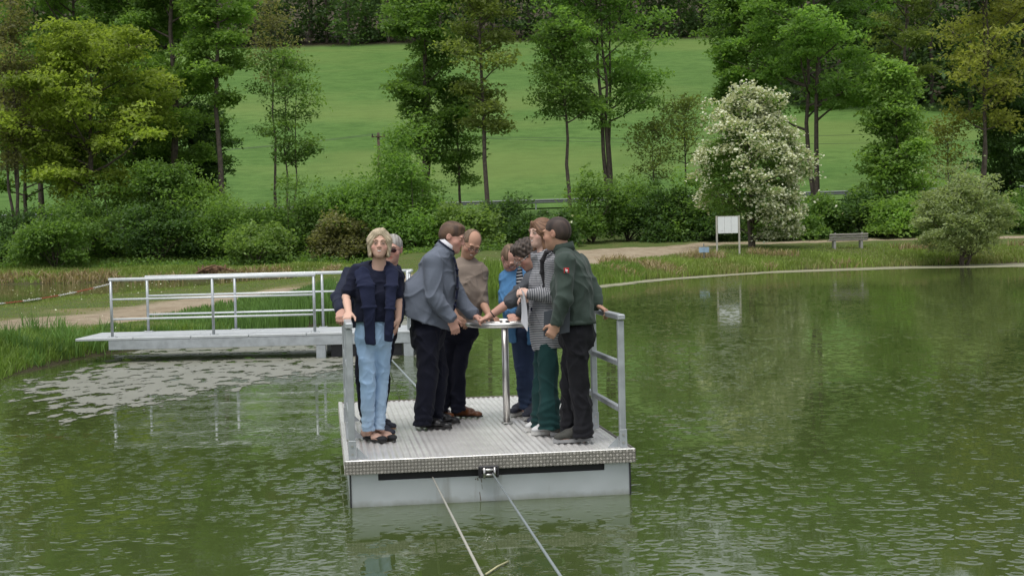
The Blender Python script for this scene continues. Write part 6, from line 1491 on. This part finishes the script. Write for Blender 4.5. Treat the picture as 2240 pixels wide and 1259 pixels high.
# folder, paper, backpack
FOLD = simple('grey_folder', (0.050, 0.060, 0.075), 0.55, vary=0.1)
c4 = [p.P(1190, 680, -.205), p.P(1247, 669, -.205), p.P(1246, 726, -.20), p.P(1189, 737, -.20)]
fo = empty('folder', c4[3], 'dark grey flat folder held against the hip by the man in dark green', 'folder')
fu, fv = unit(c4[1] - c4[0]), unit(c4[0] - c4[3]); fn = np.cross(fu, fv); fc_ = sum(c4) / 4 - c4[3]
for k, dd in enumerate((-.006, .006)): MB().box(fc_ + fn * dd, (np.linalg.norm(c4[1] - c4[0]), np.linalg.norm(c4[0] - c4[3]), .004), (fu, fv, fn), .002).build('cover', FOLD, fo)
MB().box(fc_, (np.linalg.norm(c4[1] - c4[0]) - .012, np.linalg.norm(c4[0] - c4[3]) - .010, .0075), (fu, fv, fn)).build('sheets', WHITE_SH, fo)
MB().box(fc_ + fv * .02 - fn * .0085, (np.linalg.norm(c4[1] - c4[0]) * .98, .003, .0012), (fu, fv, fn)).build('crease', LEA_BLACK, fo)
p = p7
Q = [p.P(1135, 626, -.10), p.P(1147, 640, -.27), p.P(1154, 725, -.25), p.P(1140, 704, -.08)]
n = 9; V = []
for i in range(n):
    for j in range(n):
        a, b = i / (n - 1), j / (n - 1); V.append(((Q[0] * (1 - a) + Q[1] * a) * (1 - b) + (Q[3] * (1 - a) + Q[2] * a) * b) + np.array([.012 * math.sin(3.1 * b), 0, 0]))
I = np.arange(n * n).reshape(n, n); V = np.array(V); Fq = np.stack([I[:-1, :-1], I[1:, :-1], I[1:, 1:], I[:-1, 1:]], -1).reshape(-1, 4)
Fq = np.concatenate([Fq, Fq[:, ::-1] + n * n]); V = np.concatenate([V, V + np.array([-.0012, 0, 0])])
pp = make('paper_sheet', V, Fq, WHITE_SH, smooth=True, loc=Q[0]); tag(pp, 'sheet of white paper hanging from the hand of the young woman', 'paper')
bp = empty('backpack', p.P(1228, 640, 0), 'dark backpack worn by the young woman, its strap over her striped coat', 'backpack')
F = Field(p.lo, p.hi, .007); F.ell(p.P(1232, 610, .0), (.09, .14, .20), None, 0); F.ell(p.P(1234, 650, .0), (.09, .15, .16), None, .04)
V, Fc = F.mesh(); thin(make('bag', V - np.array(bp.location), Fc, NAVY_JACKET, bp, True), 0.2)
P_ = [p.P(1222, 556, -.10), p.P(1208, 546, -.16), p.P(1195, 551, -.205), p.P(1186, 570, -.21), p.P(1186, 595, -.20), p.P(1193, 625, -.19), p.P(1206, 652, -.17)]
F = Field(np.min(P_, 0) - .06, np.max(P_, 0) + .06, .005)
for i in range(len(P_) - 1): F.econe(P_[i], P_[i + 1], (.020, .009), (.020, .009), X * .75 + Y * .35, .012)
V, Fc = F.mesh(); V = relax(V, Fc, 6); make('strap', V - np.array(bp.location), Fc, simple('dark_strap', (.022, .020, .024), .8), bp, True)
